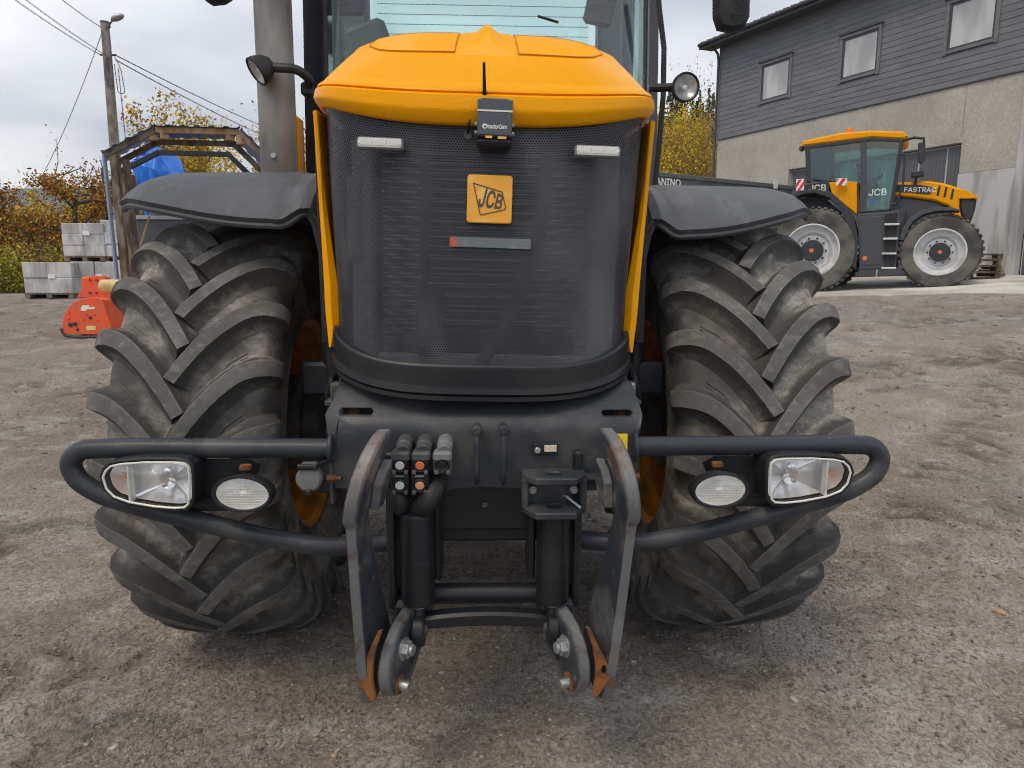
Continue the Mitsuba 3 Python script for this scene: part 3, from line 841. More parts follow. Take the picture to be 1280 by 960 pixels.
# side panels with their tapering yellow front edge
for s in (-1, 1):
    P = [(2.20, 1.93), (3.4, 1.98), (3.4, 1.28), (2.42, 1.22), (2.235, 1.262), (2.215, 1.40)]
    m = plate(np.array(P), .014, .003)
    k = np.clip((m.vertices[:, 1] - 1.25) / .68, 0, 1)
    m = side(m, 0)
    m.vertices[:, 0] += -.007
    z = m.vertices[:, 2]
    m.vertices[:, 0] = s * (m.vertices[:, 0] + np.interp(z, [1.2, 1.35, 1.9], [.462, .476, .499]))
    if s < 0: m = trimesh.Trimesh(m.vertices, m.faces[:, ::-1], process=False)
    part(TR, 'side_panel', HR(m), 'yellow_plain')
    # front-facing flange of the panel: the visible strip
    zz = np.linspace(1.235, 1.93, 16)
    wd = np.interp(zz, [1.235, 1.27, 1.42, 1.65, 1.93], [.012, .036, .040, .018, .004])
    xo = np.interp(zz, [1.2, 1.35, 1.9], [.466, .480, .502])
    yy = np.interp(zz, [1.235, 1.42, 1.93], [2.19, 2.20, 2.22])
    V = np.stack([np.stack([s * xo, yy, zz], -1), np.stack([s * (xo - wd * .5), yy - .006, zz], -1), np.stack([s * (xo - wd), yy + .008, zz], -1)])
    part(TR, 'side_trim', HR(shell(V, .012, flip=(s > 0))), 'yellow_paint')
# ---- badge, strip, light bars on the grille
bz0 = at(612, 250, 1.95)
def on_face(px, py):
    Y = 1.99
    for _ in range(4):
        q = at(px, py, Y)
        Y = GY(q[2])
    return q
q = on_face(612, 250)
bm = plate(rrect(-.061, -.064, .061, .064, .008), .012, .002)
TILT = rot([0, 1, 0], 1.6)
def put(m, q, dy=0.0, lean=-4.4):
    return mv(xf(xf(xf(m, FR), rot([1, 0, 0], lean)), TILT), q[0], q[1] + dy, q[2])
BD = part(TR, 'badge', put(bm, q, -.004), 'badge_yellow', label='square yellow badge with slanted lettering frame')
fr = [(-.046, .043), (.034, .022), (.0455, -.020), (.042, -.027), (-.021, -.043), (-.026, -.041)]
fo = np.array(fr)
part(BD, 'logo_frame', put(plate(ccw(fo), .0012, 0, [inset(ccw(fo), .0025)]), q, -.0165), 'badge_ink')
tx = text('JCB', .043, .0014, True, .062)
sh = np.eye(4); sh[1, 0] = -.22; sh[0, 1] = .22
ty = tx.vertices
sc_ = 1.0 - .22 * (ty[:, 0] / .034)
ty[:, 1] *= sc_
part(BD, 'lettering', put(mv(xf(tx, sh), .004, .0, 0), q, -.0165), 'badge_ink')
q = on_face(613, 304)
part(TR, 'marker_strip', put(plate(rrect(-.111, -.0135, .111, .0135, .003), .004, .001), q, -.004), 'faded_strip', label='faded grey strip with one red end')
for px, py in ((476, 181), (746, 191)):
    q = on_face(px, py)
    q[1] += .045 * (1 if px < 600 else 1) * .35
    LB = part(TR, 'light_bar', put(plate(rrect(-.062, -.0155, .062, .0155, .007), .022, .003), q, -.012), 'grey_plastic', label=None)
    part(LB, 'lens', put(mv(plate(rrect(-.0575, -.012, .0575, .012, .006), .004, .001), 0, 0, .021), q, -.012), 'cream_lens')
    ribs = [box((k * .0365 + j * .0062 - .0124, 0, .0262), (.0035, .014, .003)) for k in (-1, 0, 1) for j in range(5)]
    ribs += [cyl((sx * .0545, 0, .024), (sx * .0545, 0, .0275), .0035, 8) for sx in (-1, 1)]
    part(LB, 'reflector', put(J(ribs), q, -.012), 'white_plastic')
# ---- front plate
def front_plate():
    L = [(404, 520), (411, 500), (414, 486), (440, 478), (606, 500), (775, 478), (800, 486), (803, 505), (805, 520), (798, 545), (799, 606), (776, 613), (735, 613), (700, 614), (688, 622), (672, 616), (650, 611), (606, 609), (570, 611), (550, 618), (528, 628), (500, 620), (456, 613), (418, 610), (414, 560)]
    pts = pxz(L, 1.95)
    hol = [pxz([(424, 513), (462, 513), (465, 517), (462, 521), (424, 521), (421, 517)], 1.95), pxz([(756, 515), (790, 515), (793, 518), (790, 522), (756, 522), (753, 518)], 1.95)]
    m = plate(pts, .02, .003, hol)
    m = m.subdivide_to_size(.05)
    m = front(m, 1.965)
    z = m.vertices[:, 2]
    m.vertices[:, 1] += np.clip((z - 1.035) / .10, 0, 2) ** 1.6 * .10
    return m
FP = part(TR, 'front_plate', front_plate(), 'steel_grey', smooth=35, label='scuffed dark grey front plate')
part(FP, 'recess_box', J(box((0, 2.22, .80), (.42, .36, .26), .01), box((0, 2.06, 1.02), (.8, .04, .16))), 'dark')
for x in (-.27, .31):
    pass
# lower crossmember behind the arch
part(FP, 'crossmember', J(box((.0, 2.04, .80), (.34, .05, .17), .008)), 'black_paint')
part(FP, 'bolt', cyl(at(606, 631, 2.005) , at(606, 631, 2.02), .009, 6), 'mech_grey')
# rust below slots
for px, py in ((443, 517), (774, 518)):
    b = at(px, py, 2.03)
    part(FP, 'slot_bolt', J(cyl(b + [0, .03, 0], b + [0, -.012, 0], .011, 6, .002), cyl(b + [0, .03, 0], b + [0, .0, 0], .018, 14)), 'rust')
# two pull handles
for px in (596, 629):
    a, b = at(px, 538, 1.925), at(px, 598, 1.925)
    P = fillet([a + [0, .05, .008], a + [0, -.02, 0], b + [0, -.035, .0], b + [0, .04, -.012]], .035, 6)
    m = tube(P, .0135, 8)
    m.vertices[:, 0] = a[0] + (m.vertices[:, 0] - a[0]) * .62
    HN = part(FP, 'handle', m, 'steel_grey', smooth=35)
    part(HN, 'bolt', cyl(a + [0, .03, .006], a + [0, -.035, .006], .013, 10, .003), 'steel_grey')
# button box
q = at(681, 560, 1.94)
BB = part(FP, 'switch_box', front(mv(plate(rrect(-.036, -.017, .036, .017, .003), .02, .002), q[0], q[2]), 1.945), 'black_plastic')
part(BB, 'push_button', cyl((q[0] - .022, 1.925, q[2] - .002), (q[0] - .022, 1.915, q[2] - .002), .009, 14, .002), 'galv')
part(BB, 'sticker', front(mv(plate(rrect(-.017, -.0095, .017, .0095, .001), .001), q[0] + .0145, q[2] + .003), 1.9245), 'cream_lens', label='pale sticker beside the push button')
part(BB, 'sticker_print', front(mv(J(text('2-10', .009, .0006, True)), q[0] + .0145, q[2] + .003), 1.9235), 'badge_yellow')
q = at(775, 553, 1.94)
part(FP, 'sticker', front(mv(plate(rrect(-.022, -.024, .022, .024, .001), .001), q[0], q[2]), 1.9445), 'yellow_sticker', label='yellow warning sticker')
# ---- hydraulic couplings
cp = [(502, 'white_plastic', 'white_plastic'), (527, 'orange_plastic', 'peach_plastic'), (553, None, None)]
for px, c1, c2 in cp:
    top = at(px + 3, 556, 1.90)
    a = part(FP, 'coupling', J(cyl(top + [0, .06, .0], top + [0, -.01, -.006], .022, 18, .004), cyl(top + [0, .0, -.004], top + [0, -.025, -.012], .019, 18, .003),
             box(top + [-.005, -.025, -.022], (.050, .05, .026), .006)), 'grey_plastic' if c1 is None else 'mech_grey', label=None)
    for n_, (py, col) in enumerate(((580, c1), (605, c2))):
        if col is None and n_ == 1: continue
        q = at(px - 2 if col else px, py, 1.865)
        CB = part(FP, 'coupling_cap', front(mv(plate(rrect(-.0245, -.026, .0245, .027, .008), .05, .004), q[0], q[2]), q[1] + .045), 'black_plastic' if col else 'mech_grey')
        part(CB, 'cap_disc', J(xf(lathe([(0, .006), (.010, .006), (.0125, .004), (.0125, 0)], 22)[0:0] if False else lathe([(.0125, 0), (.0125, .004), (.0105, .006), (0, .006)], 22), mat4(frame((0, -1, -.25)), q + [0, -.006, -.001]))), col or 'black_plastic')
        part(CB, 'cap_ring', xf(lathe([(.0125, 0), (.0155, .0), (.020, .0), (.021, .006), (.019, .008), (.0155, .006)], 22), mat4(frame((0, -1, -.25)), q + [0, -.004, -.001])), 'black_plastic')
        part(CB, 'latch', box(q + [0, -.008, .024], (.026, .012, .006), .002), 'mech_grey')
        for e in (-.016, .016): part(CB, 'clip', box(q + [e, -.005, -.021], (.011, .014, .012), .002), 'mech_grey')
part(FP, 'hose', J(tube(fillet([at(546, 600, 1.93), at(545, 612, 1.88), at(532, 632, 1.86), at(515, 640, 1.93)], .06), .030, 14), tube(fillet([at(497, 612, 1.9), at(500, 630, 1.88), at(508, 640, 1.95)], .04), .028, 12)), 'black_plastic')
# ---- clevis hitch
def clevis():
    o = pxz([(655, 594), (672, 588), (708, 588), (729, 594), (731, 598), (722, 604), (706, 607), (680, 607), (664, 603), (654, 598)], 1.9)
    cx, cz = at(693, 598, 1.88)[[0, 2]]
    w = .088
    def lug(z, deep):
        P = [(-w, 0), (-w, -.055), (-.055, -deep), (.055, -deep), (w, -.055), (w, 0)]
        return mv(plate(np.array(P), .020, .004, [circ(0, -.055, .021, 18)]), cx, 1.935, z)
    ms = [lug(cz - .006, .105), lug(cz - .098, .118)]
    ms.append(box((cx, 1.925, cz - .045), (2 * w, .02, .10), .003))
    for s in (-1, 1):
        ms.append(box((cx + s * (w - .008), 1.90, cz - .042), (.018, .06, .085), .004))
    return ms, cx, cz, w
cm, cx, cz, w = clevis()
CL = part(TR, 'tow_clevis', J(cm), 'steel_grey', label='dark grey tow clevis with two pin holes')
for s in (-1, 1):
    part(CL, 'bolt', J(cyl((cx + s * .058, 1.915, cz - .040), (cx + s * .058, 1.900, cz - .040), .0125, 20, .002), cyl((cx + s * .058, 1.90, cz - .040), (cx + s * .058, 1.892, cz - .040), .008, 6)), 'galv')
part(CL, 'pin', tube([(cx + .03, 1.905, cz - .058), (cx + .035, 1.88, cz - .052), (cx + .07, 1.85, cz - .075)], .004, 6), 'galv')
# ---- lift cylinders, frame
for s, px in ((-1, 517), (1, 696)):
    x = s * .190 + .003
    t, b = 0.795, .548
    CY = part(TR, 'lift_cylinder', xf(lathe([(0, 0), (.040, 0), (.046, .006), (.047, .01), (.047, .098), (.0465, .1), (.0465, .103), (.047, .105), (.047, .132), (.0462, .134), (.047, .136), (.047, .255), (.043, .268), (.03, .272), (0, .272)], 32), mat4(None, (x, 1.90, b))), 'black_paint')
    part(CY, 'collar', cyl((x - s * .0, 1.90, b - .012), (x, 1.90, b + .002), .0255, 20, .003), 'galv')
    eye = lathe([(.018, -.018), (.042, -.018), (.047, -.012), (.047, .012), (.042, .018), (.018, .018)], 28, closed=True)
    part(CY, 'rod_eye', J(xf(eye, mat4(frame((1, 0, 0)), (x, 1.885, b - .075))), cyl((x, 1.89, b - .05), (x, 1.90, b - .005), .02, 14)), 'black_paint')
    part(CY, 'pin', cyl((x - .026, 1.885, b - .075), (x + .026, 1.885, b - .075), .0185, 18, .003), 'mech_grey')
    part(TR, 'frame_plate', J(box((s * .262, 1.99, .75), (.026, .16, .46), .006), box((s * .135, 2.01, .78), (.022, .12, .38), .005)), 'black_paint')
    part(TR, 'frame_bolt', cyl((s * .262, 1.93, .90), (s * .262 + s * .10, 1.93, .90), .018, 6, .003), 'black_paint')
part(TR, 'cross_tube', cyl((-.22, 1.97, .540), (.22, 1.97, .540), .030, 20), 'black_paint')
rk = [(-.185, .50)] + [(a, .508 + .014 * (1 - (a / .185) ** 2)) for a in np.linspace(-.165, .165, 13)] + [(.185, .50), (.185, .45)] + [(a, .470 + .010 * (1 - (a / .185) ** 2)) for a in np.linspace(.165, -.165, 13)] + [(-.185, .45)]
part(TR, 'rocker_bar', front(plate(np.array(rk), .05, .008), 1.93), 'black_paint')
# ---- link arms with hooks, brackets
def chaikin(P, n=2):
    P = np.asarray(P, float)
    for _ in range(n):
        Q = np.roll(P, -1, 0)
        P = np.stack([.78 * P + .22 * Q, .22 * P + .78 * Q], 1).reshape(-1, 2)
    return P
arm = [(1.735, .335), (1.712, .60), (1.705, .845), (1.690, .865), (1.680, .91), (1.690, .965), (1.720, 1.015), (1.765, 1.052), (1.815, 1.068), (1.838, 1.060), (1.838, 1.043), (1.800, 1.020), (1.775, .990), (1.765, .965), (1.785, .970), (1.80, .988), (1.825, .985), (1.835, .95), (1.815, .905), (1.785, .860), (1.830, .70), (1.895, .53), (1.93, .43), (1.88, .37), (1.80, .325)]
arm = chaikin(arm)
hookp = [(1.705, .835), (1.688, .863), (1.678, .91), (1.688, .967), (1.719, 1.018), (1.765, 1.055), (1.817, 1.071), (1.834, 1.060), (1.798, 1.022), (1.772, .99), (1.757, .955), (1.752, .91), (1.765, .85)]
hookp = chaikin(hookp)
latp = [(1.79, .86), (1.775, .93), (1.79, .965), (1.825, .985), (1.845, .93), (1.83, .86)]
brk = [(1.775, .335), (1.745, .375), (1.742, .435), (1.765, .485), (1.83, .535), (1.99, .56), (2.02, .50), (1.95, .43), (1.90, .37), (1.84, .325)]
brk = chaikin(brk)
for s in (-1, 1):
    def place(m, x0, slant, fl=(.02 if s < 0 else .075), ln=(.24 if s < 0 else .20), dx=(-.008 if s < 0 else .003)):
        m = side(m, 0)
        v = m.vertices.copy()
        X = x0 + dx - v[:, 0] - slant * (v[:, 1] - 1.70) - ln * np.clip(v[:, 2] - .855, 0, 1) + fl * (v[:, 2] - .33)
        m = trimesh.Trimesh(np.c_[X, v[:, 1:]], m.faces[:, ::-1], process=False)
        return m if s > 0 else mirror(m)
    LA = part(TR, 'link_arm', place(plate(np.array(arm), .027, .003), .345, .20), 'arm_paint', smooth=False, uv=plate_uv(arm, .003), label='folded link arm, worn black paint with rusty hook')
    part(LA, 'hook', place(plate(np.array(hookp), .038, .007), .350, .22), 'arm_paint', smooth=False, uv=plate_uv(hookp, .007))
    part(LA, 'latch', place(mv(plate(np.array(latp), .026, .004), 0, 0, .027), .345, .20), 'arm_paint', smooth=False, uv=plate_uv(latp, .004))
    # rust coloured pivot plate in the fold
    RPX = [(478, 789), (472, 791), (460.5, 816), (449, 836), (446, 846), (448, 856), (457, 867), (466, 878), (470, 872), (466, 852), (466, 836), (469, 815)]
    rp = front(plate(pxz(RPX, 1.735), .022, .003, [pxz([(455.5 + 3.2 * math.cos(t), 842 - 6.5 * math.sin(t)) for t in np.linspace(0, 2 * math.pi, 13)[:-1]], 1.735)]), 1.75)
    rp = mirror(rp)
    part(LA, 'pivot_plate', rp if s > 0 else mirror(rp), 'rust', label='rusty orange pivot plate')
    BR = part(TR, 'link_bracket', place(plate(np.array(brk), .040, .009), .305, .38, 0, 0, 0), 'arm_paint', smooth=False, uv=plate_uv(brk, .009))
    def bx(Y, Z, d): return np.array([s * (.305 - .040 - .38 * (Y - 1.70) - d), Y, Z])
    n0 = np.array([-s * .935, -.355, 0])
    c0 = bx(1.815, .455, 0)
    part(BR, 'nut', J(cyl(c0, c0 + n0 * .020, .024, 6, .003), cyl(c0 + n0 * .02, c0 + n0 * .030, .016, 16, .002), cyl(c0 - n0 * .002, c0 + n0 * .004, .031, 24)), 'galv', label=None)
    c0 = bx(1.79, .365, 0)
    part(BR, 'pivot_pin', J(cyl(c0, c0 + n0 * .030, .016, 18, .003)), 'bare_steel')
    part(BR, 'pin_washer', cyl(c0 - n0 * .002, c0 + n0 * .003, .026, 18), 'rust')
    c0 = bx(1.86, .40, 0)
    part(BR, 'hole', cyl(c0 - n0 * .001, c0 + n0 * .0015, .013, 16), 'dark')
    part(BR, 'lug', J(box((s * .235, 1.965, .50), (.06, .12, .09), .015)), 'steel_grey')
# ---- bumper guards with lamps
BY = 1.95
def bumper(s):
    Lp = [(428, 683, 1.96), (400, 683, 1.95), (330, 672, 1.95), (190, 638, 1.95), (125, 620, 1.95), (92, 600, 1.95), (82, 578, 1.95), (95, 562, 1.95), (140, 560, 1.95), (416, 560, 1.95)]
    P = [at(a, b, y) for a, b, y in Lp]
    P = [np.array([-abs(p[0]) * .992, p[1], p[2]]) for p in P]
    P.insert(0, np.array([-.275, 1.99, P[0][2] + .002]))
    return fillet(P, .055, 5)
for s in (-1, 1):
    P = bumper(s)
    if s > 0: P = P * [-1, 1, 1]
    BG = part(TR, 'bumper_guard', tube(P, .0275, 18), 'steel_grey', smooth=50, label='dark grey tube guard beside the ' + ('left' if s < 0 else 'right') + ' tyre' if False else None)
    zt = P[-1][2]
    part(BG, 'flange', J(cyl((s * .420, BY, zt), (s * .432, BY, zt), .043, 24, .003), box((s * .427, 1.96, zt - .075), (.012, .05, .17), .004)), 'steel_grey')
    part(BG, 'flange_bolt', J(cyl((s * .415, 1.94, zt - .085), (s * .44, 1.94, zt - .085), .011, 6), cyl((s * .40, 1.94, zt - .085), (s * .415, 1.94, zt - .085), .007, 8)), 'rust')
    part(BG, 'lamp_bracket', J(hull([(s * (-0) + s * a, 1.965 + d, b) for d in (0, .01) for a, b in ((.85, .95), (.665, .95), (.63, .93), (.66, .87), (.72, .80), (.85, .80))])), 'black_paint')
    # headlight
    o = [(124, 596), (128, 586), (136, 579), (150, 576), (180, 574), (215, 574), (229, 576), (236, 582), (238, 595), (238, 620), (236, 630), (229, 636), (215, 637), (190, 635), (160, 630), (140, 623), (129, 612)]
    Q = pxz(o, 1.885)
    Q[:, 0] = -Q[:, 0] * .992
    Q = Q if s > 0 else Q * [-1, 1]
    Q = ccw(Q)
    Q = Q.mean(0) + (Q - Q.mean(0)) * [1.06, 1.08]
    HL = part(TR, 'headlight', front(plate(Q, .085, .0035, [inset(Q, .009)]), 1.965), 'black_plastic', label=None)
    part(HL, 'back_plate', front(plate(Q, .02, .004), 1.985), 'black_plastic')
    I1, I0 = inset(Q, .0095), inset(Q, .016)
    part(HL, 'rim', front(mv(plate(I1, .006, .002, [inset(Q, .0155)]), 0, 0, .084), 1.965), 'cream_lens')
    cc = np.array([np.mean(Q[:, 0]), np.mean(Q[:, 1])])
    x0, x1 = Q[:, 0].min(), Q[:, 0].max()
    xd = (x0 + .040 + .038) if s < 0 else (x1 - .078)
    def bowlset(poly, c, depth, nm, cm_):
        from shapely.geometry import Polygon as PG
        b = np.array(PG(poly).exterior.coords)[:-1]
        b = ccw(b)
        # resample outline
        seg = np.vstack([b, b[:1]])
        L = np.concatenate([[0], np.cumsum(np.hypot(*np.diff(seg, axis=0).T))])
        tt = np.linspace(0, L[-1], 41)[:-1]
        bb = np.c_[np.interp(tt, L, seg[:, 0]), np.interp(tt, L, seg[:, 1])]
        rows = []
        for k in np.linspace(1, .05, 10):
            r = c + (bb - c) * k
            rows.append(np.c_[r[:, 0], np.full(len(r), 1.905 + depth * (1 - k ** 2)), r[:, 1]])
        rows = np.array(rows)
        rows = np.concatenate([rows, rows[:, :1]], 1)
        part(HL, nm, grid(rows), cm_, smooth=50)
    from shapely.geometry import Polygon as PG, box as sbox
    pin = PG(inset(Q, .0165))
    mainp = pin.intersection(sbox(-9, -9, xd - .002, 9) if s > 0 else sbox(xd + .002, -9, 9, 9))
    turnp = pin.intersection(sbox(xd + .002, -9, 9, 9) if s > 0 else sbox(-9, -9, xd - .002, 9))
    mc, tc = np.array(mainp.centroid.coords[0]), np.array(turnp.centroid.coords[0])
    low_c = mc + [0.0 * s, -.012]
    bowlset(np.array(mainp.exterior.coords)[:-1], low_c, .055, 'reflector', 'lamp_chrome')
    bowlset(np.array(turnp.exterior.coords)[:-1], tc, .035, 'turn_reflector', 'lamp_silver')
    part(HL, 'divider', box((xd, 1.893, mc[1]), (.006, .03, .100), .002), 'cream_lens')
    up_c = mc + [-.012 * s, .026]
    part(HL, 'upper_bulb', xf(lathe([(.006, 0), (.0125, 0), (.0125, .022), (.006, .024)], 18, closed=True), mat4(frame((0, -1, 0)), (up_c[0], 1.925, up_c[1]))), 'chrome')
    part(HL, 'bulb_shield', J(xf(hull(np.vstack([np.c_[circ(0, 0, .020, 12), np.zeros(12)], np.c_[circ(0, .012, .012, 12), np.full(12, .02)]])), mat4(frame((0, -1, 0)), (low_c[0], 1.935, low_c[1] + .002)))), 'chrome')
    part(HL, 'bulb', J(cyl((low_c[0], 1.95, low_c[1]), (low_c[0], 1.905, low_c[1]), .006, 12, .002)), 'galv')
    part(HL, 'turn_bulb', J(trimesh.creation.icosphere(3, .011).apply_translation((tc[0] - s * .012, 1.915, tc[1] + .006))), 'amber', smooth=True, label='amber turn signal bulb')
    I = inset(Q, .015)
    c2 = I.mean(0)
    rows = [np.c_[c2[0] + (I[:, 0] - c2[0]) * k, np.full(len(I), 1.882 - .008 * (1 - k * k)), c2[1] + (I[:, 1] - c2[1]) * k] for k in (1, .8, .55, .3, .02)]
    rows = np.array(rows); rows = np.concatenate([rows, rows[:, :1]], 1)
    part(HL, 'lens', grid(rows), 'clear_glass', smooth=True)
    # oval work lamp
    wc = at(308, 617, 1.875)
    wc = np.array([s * .652, 1.875, wc[2]])
    S_ = np.diag([1.0, .62, 1, 1])
    def ov(prof, n=40, closed=False): return xf(xf(lathe(prof, n, closed), S_), mat4(frame((-s * .10, -1, 0.02))[:, [0, 1, 2]], wc))
    def ovz(prof, n=40, closed=False):
        m = lathe(prof, n, closed)
        m.vertices[:, 1] *= .60
        R = np.array([[1, 0, 0], [0, 0, -1], [0, 1, 0]], float)
        return xf(m, mat4(rot([0, 0, 1], 5 * s)[:3, :3] @ R, wc))
    WL = part(TR, 'work_lamp', ovz([(0, -.075), (.035, -.075), (.06, -.06), (.080, -.03), (.085, -.005), (.086, .004), (.082, .012), (.076, .012), (.072, .004)]), 'black_plastic')
    part(WL, 'reflector', ovz([(.072, .004), (.06, -.02), (.035, -.042), (.010, -.05), (0, -.05)][::-1]), 'lamp_silver', smooth=50)
    part(WL, 'bulb', ovz([(0, .0), (.012, -.004), (.015, -.03), (.015, -.05)][::-1], 16), 'white_plastic')
    part(WL, 'lens', ovz([(.0725, .005), (.06, .010), (.03, .014), (0.001, .015)], 40), 'clear_glass', smooth=True)
    rb = [box((wc[0], wc[1] + .004, wc[2] + z), (2 * math.sqrt(max(.0, .068 ** 2 - (z / .60) ** 2)), 0.002, .0010)) for z in np.linspace(-.036, .036, 11)]
    part(WL, 'lens_flutes', J(rb), 'clear_flute')
    part(WL, 'bracket', box((s * .655, 1.94, wc[2] - .045), (.05, .03, .05), .005), 'black_plastic')
    part(WL, 'cable', J(tube(fillet([(s * .70, 1.94, wc[2] - .01), (s * .745, 1.94, wc[2] - .035), (s * .80, 1.95, wc[2] - .045), (s * .86, 1.95, wc[2] - .02)], .03), .008, 8)), 'black_plastic')
    part(WL, 'knob', J(box((s * .655, 1.915, wc[2] + .062), (.03, .02, .016), .003)), 'rust')
# trailer socket hanging by the left flange
sx, sy = at(387, 598, 1.93)[[0, 2]]
SK = part(TR, 'socket', J(xf(lathe([(0, -.05), (.03, -.05), (.036, -.03), (.036, .0), (.030, .006), (0, .008)], 24), mat4(np.array([[1, 0, 0], [0, 0, -1], [0, 1, 0]], float), (sx, 1.92, sy))), box((sx + .0, 1.93, sy + .036), (.045, .04, .018), .004)), 'grey_plastic', label='grey trailer socket with closed lid')
part(SK, 'hinge', J(cyl((sx - .026, 1.912, sy + .038), (sx + .026, 1.912, sy + .038), .009, 12), box((sx, 1.91, sy - .034), (.02, .012, .018), .004)), 'black_plastic')
part(SK, 'bracket', box((sx + .035, 1.955, sy + .0), (.05, .014, .10), .004), 'black_plastic')
part(SK, 'cable', tube(fillet([(sx + .02, 1.95, sy + .035), (sx + .05, 1.95, sy + .05), (sx + .07, 1.96, sy + .02)], .02), .008, 8), 'black_plastic')
# ---- wheels
def spline(pts, n):
    p = np.asarray(pts, float)
    L = np.concatenate([[0], np.cumsum(np.hypot(*np.diff(p, axis=0).T))])
    from scipy.interpolate import PchipInterpolator
    a = np.linspace(0, L[-1], n)
    return np.c_[PchipInterpolator(L, p[:, 0])(a), PchipInterpolator(L, p[:, 1])(a)], a
def build_tyre(R, half, nlug, adv, lugh, marks=True):
    """returns (mesh, uv): u tells lug top (0 at its edge .. 1 mid), flank (2..3), void (5)"""
    k = R / .84
    kw = half / .302
    prof = [(0, .786), (.06, .785), (.12, .782), (.19, .775), (.235, .768), (.270, .750), (.292, .706), (.301, .64), (.302, .585), (.295, .535), (.284, .495), (.272, .462), (.264, .44)]
    C, a = spline([(u * kw, r * k) for u, r in prof], 60)
    t = np.gradient(C, axis=0); t /= np.linalg.norm(t, axis=1, keepdims=True)
    nrm = np.c_[-t[:, 1], t[:, 0]]
    full = np.vstack([C[::-1] * [-1, 1], C[1:]])
    ms, us = [], []
    def put_(m, u):
        ms.append(m)
        us.append(np.c_[np.broadcast_to(u, (len(m.vertices),)), np.zeros(len(m.vertices))])
    n = 120
    g = np.arange(n + 1) * 2 * np.pi / n
    V = np.stack([np.broadcast_to(full[:, None, 0], (len(full), n + 1)), -full[:, None, 1] * np.cos(g), full[:, None, 1] * np.sin(g)], -1)
    put_(grid(V, flip=True), 5.0)
    aend = np.interp(.650 * k, C[::-1, 1], a[::-1])
    ash = np.interp(.725 * k, C[::-1, 1], a[::-1])
    def surf(aa, h):
        sgn = np.where(aa < 0, -1.0, 1.0)
        aa_ = np.abs(aa)
        u = np.interp(aa_, a, C[:, 0]); r = np.interp(aa_, a, C[:, 1])
        nu = np.interp(aa_, a, nrm[:, 0]); nr = np.interp(aa_, a, nrm[:, 1])
        return sgn * (u + nu * h * 1.0), r + nr * h
    ts = np.concatenate([[0, .03], np.linspace(.09, 1, 15)])
    rg = np.random.default_rng(3)
    for sd in (-1, 1):
        for q in range(nlug):
            th0 = (q + (.5 if sd > 0 else 0)) * 2 * np.pi / nlug
            A = -.018 * kw + (aend + .018 * kw) * ts
            s = adv * (1 - np.clip(1 - np.minimum(A / ash, 1.0), 0, 2) ** 1.75)
            s = np.where(A < 0, adv * 1.75 * A / ash, s)
            dA, dS = np.gradient(A), np.gradient(s)
            l = np.hypot(dA, dS)
            pa, ps = -dS / l, dA / l
            h = lugh * np.interp(A / aend, [-.1, .0, .66, .76, .86, 1.0], [1, 1, 1.0, 1.0, .55, .02]) * rg.uniform(.97, 1.0)
            wt = np.interp(ts, [0, .12, .6, 1], [.019, .021, .025, .036]) * k
            wb = wt + .028 * k
            wb2 = wt + .044 * k
            def line(off, hh):
                aa, ss = A + pa * off, s + ps * off
                u, r = surf(aa, hh)
                th = th0 + ss / R
                return np.stack([sd * u, -r * np.cos(th), r * np.sin(th)], -1)
            fl = sd < 0
            L = [line(-wb2, -.012 + 0 * h), line(-wb, .006 * (h > .01)), line(-wt, h * .975), line(-wt + .003, h), line(-wt * .4, h), line(wt * .4, h), line(wt - .003, h), line(wt, h * .975), line(wb, .006 * (h > .01)), line(wb2, -.012 + 0 * h)]
            nt = len(ts)
            def strip(idx, uu):
                m = grid(np.array([L[i] for i in idx]), flip=fl)
                ms.append(m)
                us.append(np.c_[np.repeat(uu, nt)[:len(m.vertices)], np.zeros(len(m.vertices))])
            strip([2, 3, 4, 5, 6, 7], [0, .12, 1, 1, .12, 0])
            strip([0, 1, 2], [3.2, 3, 2])
            strip([7, 8, 9], [2, 3, 3.2])
            v0 = np.array([l[0] for l in L])
            v0[[0, 9]] -= 0
            cap = np.array([[0, 9, 1], [1, 9, 8], [1, 8, 2], [2, 8, 7], [2, 7, 3], [3, 7, 6], [3, 6, 4], [4, 6, 5]])
            m = mk(v0, cap[:, ::-1] if fl else cap)
            ms.append(m); us.append(np.c_[np.interp(np.arange(len(v0)), [0, 2, 4, 5, 7, 9], [3.2, 2.1, 2.0, 2.0, 2.1, 3.2]), np.zeros(len(v0))])
            if marks:
                for e in range(3):
                    am = np.array([.095 + .028 * e, .155 + .008 * e, .215]) * kw
                    sm = adv * (1 - (1 - am / ash) ** 1.75) + .088 * k - .015 * e
                    sm[0] -= .024
                    u, r = surf(am, .0015)
                    th = th0 + sm / R
                    P = np.stack([sd * u, -r * np.cos(th), r * np.sin(th)], -1)
                    put_(tube(P, .0034, 4), 5.0)
    m = trimesh.util.concatenate(ms)
    return m, np.vstack(us)
ty, tyuv = build_tyre(.84, .268, 24, .255, .061)
def rim_profile(R0):
    # (r, x) ring profile: inner face towards -x, outer towards +x ; closed
    return [(r_ * 1.10, x_ * .915) for r_, x_ in [(.405, -.232), (.425, -.232), (.428, -.24), (.420, -.25), (.395, -.25), (.372, -.225), (.368, -.17), (.345, -.14), (.340, -.08), (.352, -.04), (.352, .06), (.335, .10), (.30, .115), (.12, .115), (.12, .13), (.31, .13), (.352, .12), (.37, .18), (.395, .25), (.42, .25), (.405, .232), (.385, .19), (.380, -.19)]]
AX = np.array([[0, 0, 1], [0, 1, 0], [-1, 0, 0]], float)
